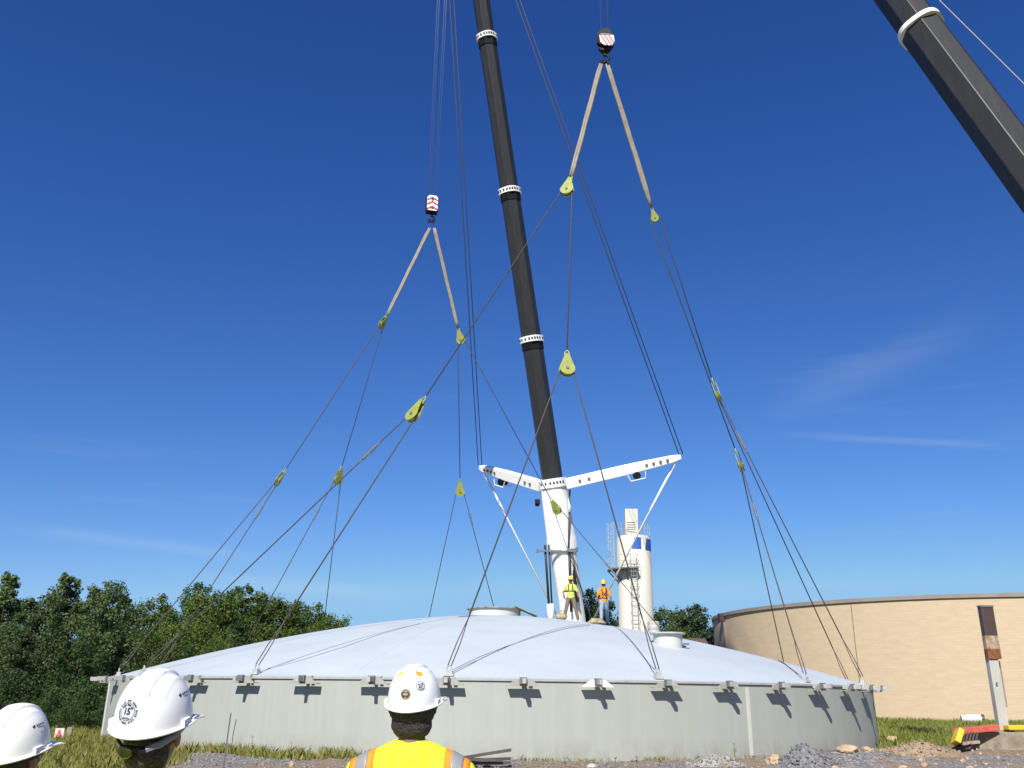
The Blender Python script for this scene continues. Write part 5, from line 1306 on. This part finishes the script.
def make_person(loc, rz, scale, label, hat_mat, shirt_mat, trouser_mat, skin, head_yaw=0, head_pitch=0, arms='down', gloves=False, spread=0.0, far=False, harness=False, vest=False, boots='boot', group=None, hair_k=1.0, hat_k=1.0, head_drop=0.0, bulk=1.0):
    root = empty('person', loc, rz); root.scale = (scale,) * 3
    tag(root, label, 'person', group)
    vx = 0.013 if far else 0.010
    hip = {s: Vector((s * 0.095, 0, 0.93)) for s in (-1, 1)}
    knee = {s: Vector((s * (0.11 + spread * .5), 0.02, 0.50)) for s in (-1, 1)}; ank = {s: Vector((s * (0.11 + spread), -0.02, 0.09)) for s in (-1, 1)}
    sh = {s: Vector((s * 0.185 * bulk, -0.005, 1.415)) for s in (-1, 1)}; elb, wr = {}, {}
    for s in (-1, 1):
        elb[s] = sh[s] + Vector((s * 0.075, -0.03, -0.285)); wr[s] = elb[s] + Vector((s * 0.035, 0.05, -0.25))
    if arms == 'hip':
        elb[1] = sh[1] + Vector((0.14, -0.06, -0.25)); wr[1] = elb[1] + Vector((-0.05, 0.14, -0.20))
        elb[-1] = sh[-1] + Vector((-0.11, -0.02, -0.275)); wr[-1] = elb[-1] + Vector((-0.05, 0.06, -0.245))
    if arms == 'out':
        for s in (-1, 1): elb[s] = sh[s] + Vector((s * 0.10, -0.03, -0.275)); wr[s] = elb[s] + Vector((s * 0.02, 0.06, -0.25))
    HM = Matrix.Translation((0, 0.015, 1.565 - head_drop)) @ Matrix.Rotation(R(head_yaw), 4, 'Z') @ Matrix.Rotation(R(head_pitch), 4, 'X') @ Matrix.Translation((0, 0.02, 0.105))
    def torso(m, f_=0.0, low=True):
        if low: m.ell((0, 0, 0.97), (0.165 + f_, 0.118 + f_, 0.13 + f_), 20)
        m.ell((0, 0.005, 1.10), (0.152 * bulk + f_, 0.112 + f_, 0.15 + f_), 20); m.ell((0, 0, 1.29), (0.178 * bulk + f_, 0.122 + f_, 0.19 + f_), 20)
        m.cap_((-0.15 * bulk, -0.005, 1.42), (0.15 * bulk, -0.005, 1.42), 0.066 + f_, 0.066 + f_)
        for s in (-1, 1): m.cap_((s * 0.15 * bulk, -0.01, 1.438), (s * 0.045 * bulk, -0.012, 1.50), 0.052 + f_, 0.050 + f_ * .5)
    def hand(m, s, f_=0.0):
        d = (wr[s] - elb[s]).normalized(); side = Vector((0, 1, 0)); side = (side - d * side.dot(d)).normalized(); pn = d.cross(side) * s   # palm faces the thigh
        if pn.x * s > 0: pn = -pn
        p0 = wr[s] + d * 0.02
        for k in range(4):
            o_ = (k - 1.5) * 0.019; m.cap_(p0 + side * o_ * .8, p0 + d * 0.065 + side * o_, 0.013 + f_, 0.0115 + f_, 10)
            ln = (0.030, 0.034, 0.032, 0.025)[k]; a_ = p0 + d * 0.070 + side * o_; b_ = a_ + d * ln + pn * 0.012; c_ = b_ + d * ln * .55 + pn * 0.022
            m.cap_(a_, b_, 0.0092 + f_, 0.0088 + f_, 8); m.cap_(b_, c_, 0.0086 + f_, 0.0075 + f_, 8)
        t0 = p0 + d * 0.012 + side * 0.028; t1 = t0 + d * 0.030 + side * 0.026 + pn * 0.008; m.cap_(t0, t1, 0.012 + f_, 0.010 + f_, 8); m.cap_(t1, t1 + d * 0.030 + side * 0.006 + pn * 0.006, 0.0098 + f_, 0.008 + f_, 8)
    bd = MB(); torso(bd); bd.cap_((0, -0.015, 1.42), HM @ Vector((0, -0.02, -0.05)), 0.060, 0.055); head_prims(bd, HM)
    for s in (-1, 1):
        bd.cap_(sh[s], elb[s], 0.053, 0.042); bd.cap_(elb[s], wr[s], 0.042, 0.028); hand(bd, s)
        bd.cap_(hip[s], knee[s], 0.085, 0.056); bd.cap_(knee[s], ank[s], 0.054, 0.040); bd.cap_(ank[s] + Vector((0, -0.03, -0.05)), ank[s] + Vector((0, 0.15, -0.055)), 0.038, 0.030)
    remesh(bd, 'body', skin, root, 0.0078 if not far else 0.0105, 3)
    for s in (-1, 1):
        e_ = MB(); e_.ell(HM @ Vector((s * 0.031, 0.079, 0.003)), (0.012, 0.010, 0.009), 12); e_.build('eye', M['eye'], root, smooth=True)
    # hair over the back and sides of the head
    hr = MB(); hr.ell(HM @ Vector((0, -0.022, 0.018)), (0.083 * hair_k, 0.092 * hair_k, 0.085), 22, HM.to_3x3()); hr.ell(HM @ Vector((0, -0.043, -0.054)), (0.070 * hair_k, 0.058 * hair_k, 0.068), 20, HM.to_3x3())
    remesh(hr, 'hair', M['hair'], root, 0.0075, 2, lambda c_: 0.003 * mnoise.noise(c_ * 90) + 0.0025 * mnoise.noise(c_ * 220))
    st = MB(); f_ = 0.014; torso(st, f_, True)
    st.cap_((-0.03 * bulk, -0.020, 1.44), (-0.022, -0.022, 1.490), 0.080, 0.068); st.cap_((0.03 * bulk, -0.020, 1.44), (0.022, -0.022, 1.490), 0.080, 0.068)
    for s in (-1, 1): st.cap_(sh[s], sh[s].lerp(elb[s], 0.72), 0.068, 0.062)
    shirt = remesh(st, 'shirt', shirt_mat, root, vx, 5, lambda c_: 0.005 * mnoise.noise(c_ * 12) + 0.003 * mnoise.noise(Vector((c_.x * 30, c_.y * 30, c_.z * 14))))
    tr = MB()
    tr.ell((0, 0, 0.955), (0.172, 0.128, 0.135), 20)
    for s in (-1, 1): tr.cap_(hip[s], knee[s], 0.102, 0.080); tr.cap_(knee[s], ank[s] + Vector((0, 0, 0.02)), 0.079, 0.068)
    # trousers sit inside the shirt hem
    remesh(tr, 'trousers', trouser_mat, root, 0.014, 4, lambda c_: 0.006 * mnoise.noise(c_ * 12))
    for s in (-1, 1):
        bt = MB(); bt.cap_(ank[s] + Vector((0, 0, 0.10)), ank[s] + Vector((0, 0, -0.01)), 0.056, 0.054); bt.cap_(ank[s] + Vector((0, -0.045, -0.045)), ank[s] + Vector((0, 0.165, -0.048)), 0.046, 0.042)
        remesh(bt, 'boot', M[boots], root, 0.013, 3)
        if gloves: gm = MB(); hand(gm, s, 0.004); gm.cap_(wr[s] - (wr[s] - elb[s]).normalized() * 0.05, wr[s] + (wr[s] - elb[s]).normalized() * 0.02, 0.040, 0.034); remesh(gm, 'glove', M['glove'], root, 0.0105, 3)
    hat = hard_hat(root, HM @ Matrix.Translation((0, -0.002, 0.030)) @ Matrix.Scale(hat_k, 4), hat_mat, not far)
    hbm = MB(); hbm.lathe([(0.088, -0.030), (0.093, -0.030), (0.093, 0.012), (0.088, 0.012)], 40, M=Matrix(((1, 0, 0), (0, 1.20, 0), (0, 0, 1)))); o_ = hbm.build('headband', M['dark_cloth'], root, smooth=True, auto=40); o_.matrix_local = HM @ Matrix.Translation((0, -0.004, 0.030))
    tree = bvh(shirt)
    def strip(path, w, m_, name, lift=0.004, across=(1, 0, 0)):
        """path: list of (origin, direction) rays meeting the shirt; the strip is laid on what they hit"""
        nc = 7; rows = []
        for o_, d_ in path:
            row = []
            for k in range(nc):
                off = Vector(across) * (w * (k / (nc - 1) - .5)); h = tree.ray_cast(Vector(o_) + off, Vector(d_).normalized(), 2.0)
                if h[0]: row.append((h[0] + h[1] * lift))
            if len(row) == nc: rows.append(row)
        m = MB(); vs = [p_ for r_ in rows for p_ in r_]
        fs = [(i * nc + k, i * nc + k + 1, (i + 1) * nc + k + 1, (i + 1) * nc + k) for i in range(len(rows) - 1) for k in range(nc - 1)]
        m.add(vs, fs); o_ = m.build(name, m_, root, smooth=True); md = o_.modifiers.new('thick', 'SOLIDIFY'); md.thickness = 0.004; md.offset = -1; return o_
    def over(x, a0, a1, n=26, zc=1.22): return [((x, -math.sin(R(a)) * 0.9 * 0 + 0.9 * math.sin(R(a)), zc + 0.9 * math.cos(R(a))), (0, -math.sin(R(a)), -math.cos(R(a)))) for a in [a0 + (a1 - a0) * i / n for i in range(n + 1)]]
    def belt(z, n=48): return [((1.0 * math.sin(2 * math.pi * i / n), 1.0 * math.cos(2 * math.pi * i / n), z), (-math.sin(2 * math.pi * i / n), -math.cos(2 * math.pi * i / n), 0)) for i in range(n + 1)]
    Z_ = (0, 0, 1)
    if vest:
        for s in (-1, 1):
            strip(over(s * 0.172 * bulk, -112, 112, 50), 0.105, M['orange'], 'orange_stripe', 0.004); strip(over(s * 0.172 * bulk, -112, 112, 50), 0.050, M['reflect'], 'reflective_stripe', 0.0075)
        strip(belt(1.06), 0.09, M['orange'], 'orange_stripe', 0.004, Z_); strip(belt(1.06), 0.05, M['reflect'], 'reflective_stripe', 0.0075, Z_)
    if harness:
        for s in (-1, 1):
            strip(over(s * 0.085, -105, 105, 24), 0.045, M['strap'], 'harness_strap', 0.005)
            strip([((s * (0.12 - 0.24 * i / 14), -1, 1.40 - 0.34 * i / 14), (0, 1, 0)) for i in range(15)], 0.045, M['strap'], 'harness_strap', 0.007)
        strip(belt(1.20 if arms == 'hip' else 1.08, 40), 0.045, M['strap'], 'harness_strap', 0.006, Z_)
    return root, hat, HM, shirt

def foreground(px, py, Y, rz, label, scale=None, **kw):
    q = at(px, py, Y); g0 = gz(q.x, q.y); sc = (q.z - g0) / 1.69
    r = make_person((q.x, q.y, g0), R(rz), sc, label, M['helmet'], M['lime'], M['denim_dark'], kw.pop('skin', M['skin']), **kw)
    return r

# man in the middle, back to the camera
mid, hat, HMm, shm = foreground(414.0, 705.5, 3.9, -4, 'man in white hard hat and yellow vest with his back to the camera', vest=True, head_pitch=11, head_yaw=-6, skin=M['skin_dark'], hair_k=1.29, head_drop=-0.004, bulk=1.17)
tx = text_tris('000', 0.0125)
cross = [(*rect2(0.040, 0.007), 1), (*rect2(0.007, 0.040, 2), 1)]
sticker(hat, R(180), R(20), [(*disc2(0.0, 0.0225), 0), (*disc2(0.0, 0.0185), 1), (*disc2(0.0, 0.0165), 0), (*shift(rect2(.011, .008), -.0065, .007), 1), (*shift(rect2(.011, .008), .0065, .007), 1), (*shift(rect2(.011, .008), -.0065, -.008), 1), (*shift(rect2(.011, .008), .0065, -.008), 1), (*rect2(.032, .012), 1), (*tx, 0), (*ring_marks(.0197, .0036, R(170), R(10), 16), 1)], [M['gold'], M['ink']])
tx = text_tris('27', 0.022)
sticker(hat, R(145), R(33), [(*disc2(0.0, 0.0215), 0), (*disc2(0.0175, 0.0205), 1), (*shift(rect2(.026, .0035), 0, -.0125), 1), (*tx, 2)], [M['paper'], M['grey_ink'], M['ink']])
sticker(hat, R(141), R(58), [(*rect2(0.028, 0.026), 0)], [M['orange_tape']], 'reflector'); sticker(hat, R(219), R(58), [(*rect2(0.026, 0.024), 0)], [M['yellow_tape']], 'reflector')

def side_mark(hat, th, ph):
    v1 = [Vector((-.032, .006)), Vector((-.020, .010)), Vector((-.018, .004)), Vector((-.026, -.004))]; lay = [(v1, [(0, 1, 2, 3)], 0)]
    for i in range(5): lay.append((*shift(rect2(.0065, .007, 2), -.010 + i * .0088, .004), 0))
    lay.append((*shift(rect2(.036, .003), .006, -.006), 1)); sticker(hat, th, ph, lay, [M['ink'], M['grey_ink']], 'side_logo')
def round15(hat, th, ph, k=1.25):
    tx = text_tris('15', 0.021 * k)
    sticker(hat, th, ph, [(*disc2(0.0, 0.029 * k), 0), (*disc2(0.0195 * k, 0.0215 * k), 1), (*tx, 2), (*ring_marks(.0258 * k, .0040 * k, R(200), R(-150), 38), 2), (*ring_marks(.0162 * k, .0040 * k, R(150), R(30), 12), 2), (*shift(rect2(.020 * k, .003 * k), 0, -.0145 * k), 1)], [M['paper'], M['grey_ink'], M['ink']])
# man on the left, turned right, sunglasses worn on the back of his head
lft, hat, HMl, shl = foreground(153, 725, 3.12, -2, 'man in white hard hat with 15 sticker, sunglasses on the back of his head', vest=True, head_pitch=13, skin=M['skin'])
round15(hat, R(196), R(22)); side_mark(hat, R(93), R(33))
sgl = MB(); sgl.tube([HMl @ Vector(p_) for p_ in ((0.086, -0.01, -0.002), (0.078, -0.075, -0.008), (0.045, -0.113, -0.014), (0, -0.122, -0.016), (-0.045, -0.113, -0.014), (-0.078, -0.075, -0.008), (-0.086, -0.01, -0.002))], 0.005, 8)
sg_o = sgl.build('sunglasses', M['black'], lft, smooth=True)
for s in (-1, 1):
    l_ = MB(); l_.ell(HMl @ Vector((s * 0.036, -0.117, -0.030)), (0.029, 0.009, 0.020), 18, (HMl @ Matrix.Rotation(R(s * 18), 4, 'Z')).to_3x3()); l_.build('lens', M['lens'] if s < 0 else M['black'], sg_o, smooth=True)  # matching lenses; right one coloured black to paint in a dark reflection
stp = MB(); pts = [HMl @ Vector(p_) for p_ in ((0.0, -0.112, -0.004), (0.055, -0.092, 0.002), (0.086, -0.040, 0.012), (0.094, 0.01, 0.028))]
stp.tube([HMl @ Vector(p_) for p_ in ((0.030, -0.121, -0.022), (0.062, -0.103, -0.012), (0.090, -0.050, 0.004), (0.098, 0.01, 0.022))], 0.011, 8); stp.build('head_strap', M['grey_strap'], lft)
# man at the left edge
edg, hat, HMe, she = foreground(13, 752, 3.45, -5, 'man in a white hard hat cut off by the left edge of the picture', vest=True, head_pitch=13, skin=M['skin'])
round15(hat, R(200), R(24)); side_mark(hat, R(93), R(33))

# two workers standing on the dome
w1 = dome_hit(571, 619.5); w1.z -= 0.0
make_person(w1, R(172), 1.0, 'worker on the dome in lime shirt and khaki trousers, facing the camera', M['helmet_yellow'], M['lime_pale'], M['khaki'], M['skin'], head_yaw=16, head_pitch=4, arms='hip', gloves=True, spread=0.17, far=True, harness=True, group='workers standing on the dome')
w2 = dome_hit(604.5, 623.5)
make_person(w2, R(4), 1.0, 'dome worker in orange shirt and pale jeans with his back to the camera', M['helmet_yellow'], M['orange'], M['denim'], M['skin'], head_pitch=6, arms='out', gloves=True, spread=0.02, far=True, harness=True, group='workers standing on the dome')
# things at their feet
q = dome_hit(596.5, 624.0); m = MB()
for k in range(5):
    rr = 0.30 - 0.035 * k; m.tube([(rr * math.cos(a) * 1.2, rr * math.sin(a) * .9, 0.05 + 0.035 * k + 0.012 * math.sin(3 * a + k)) for a in [2 * math.pi * i / 24 for i in range(25)]], 0.035, 6)
o = m.build('rope_coil', M['tan_canvas'], smooth=True); o.location = q; tag(o, 'coil of tan rope on the dome by the orange-shirted worker', 'rope')
q = dome_hit(561.5, 618.5); m = MB(); m.ell((0, 0, 0.12), (0.26, 0.18, 0.15), 20); m.tube([(-0.14, 0, 0.24), (-0.08, 0, 0.36), (0.08, 0, 0.36), (0.14, 0, 0.24)], 0.02, 6)
o = m.build('tool_bag', M['tan_canvas'], smooth=True); o.location = q; tag(o, 'small tan tool bag on the dome left of the lime-shirted worker', 'bag')
q = dome_hit(519, 614); m = MB(); n = 12; vs = []
for j in range(n + 1):
    for i in range(n + 1):
        a, b_ = i / n, j / n; vs.append((-0.45 + 1.0 * a, -0.5 + 1.0 * b_, 0.50 - 0.42 * a + 0.05 * mnoise.noise(Vector((a * 4, b_ * 4, 2)))))
m.add(vs, [(j * (n + 1) + i, j * (n + 1) + i + 1, (j + 1) * (n + 1) + i + 1, (j + 1) * (n + 1) + i) for j in range(n) for i in range(n)])
o = m.build('tarpaulin', M['tan_canvas'], smooth=True); md = o.modifiers.new('t', 'SOLIDIFY'); md.thickness = 0.015
o.location = (CX + 1.35, CY - 0.4, dome_z(1.4) - 0.03); tag(o, 'brown tarpaulin hanging over the right rim of the dome hatch', 'tarpaulin')
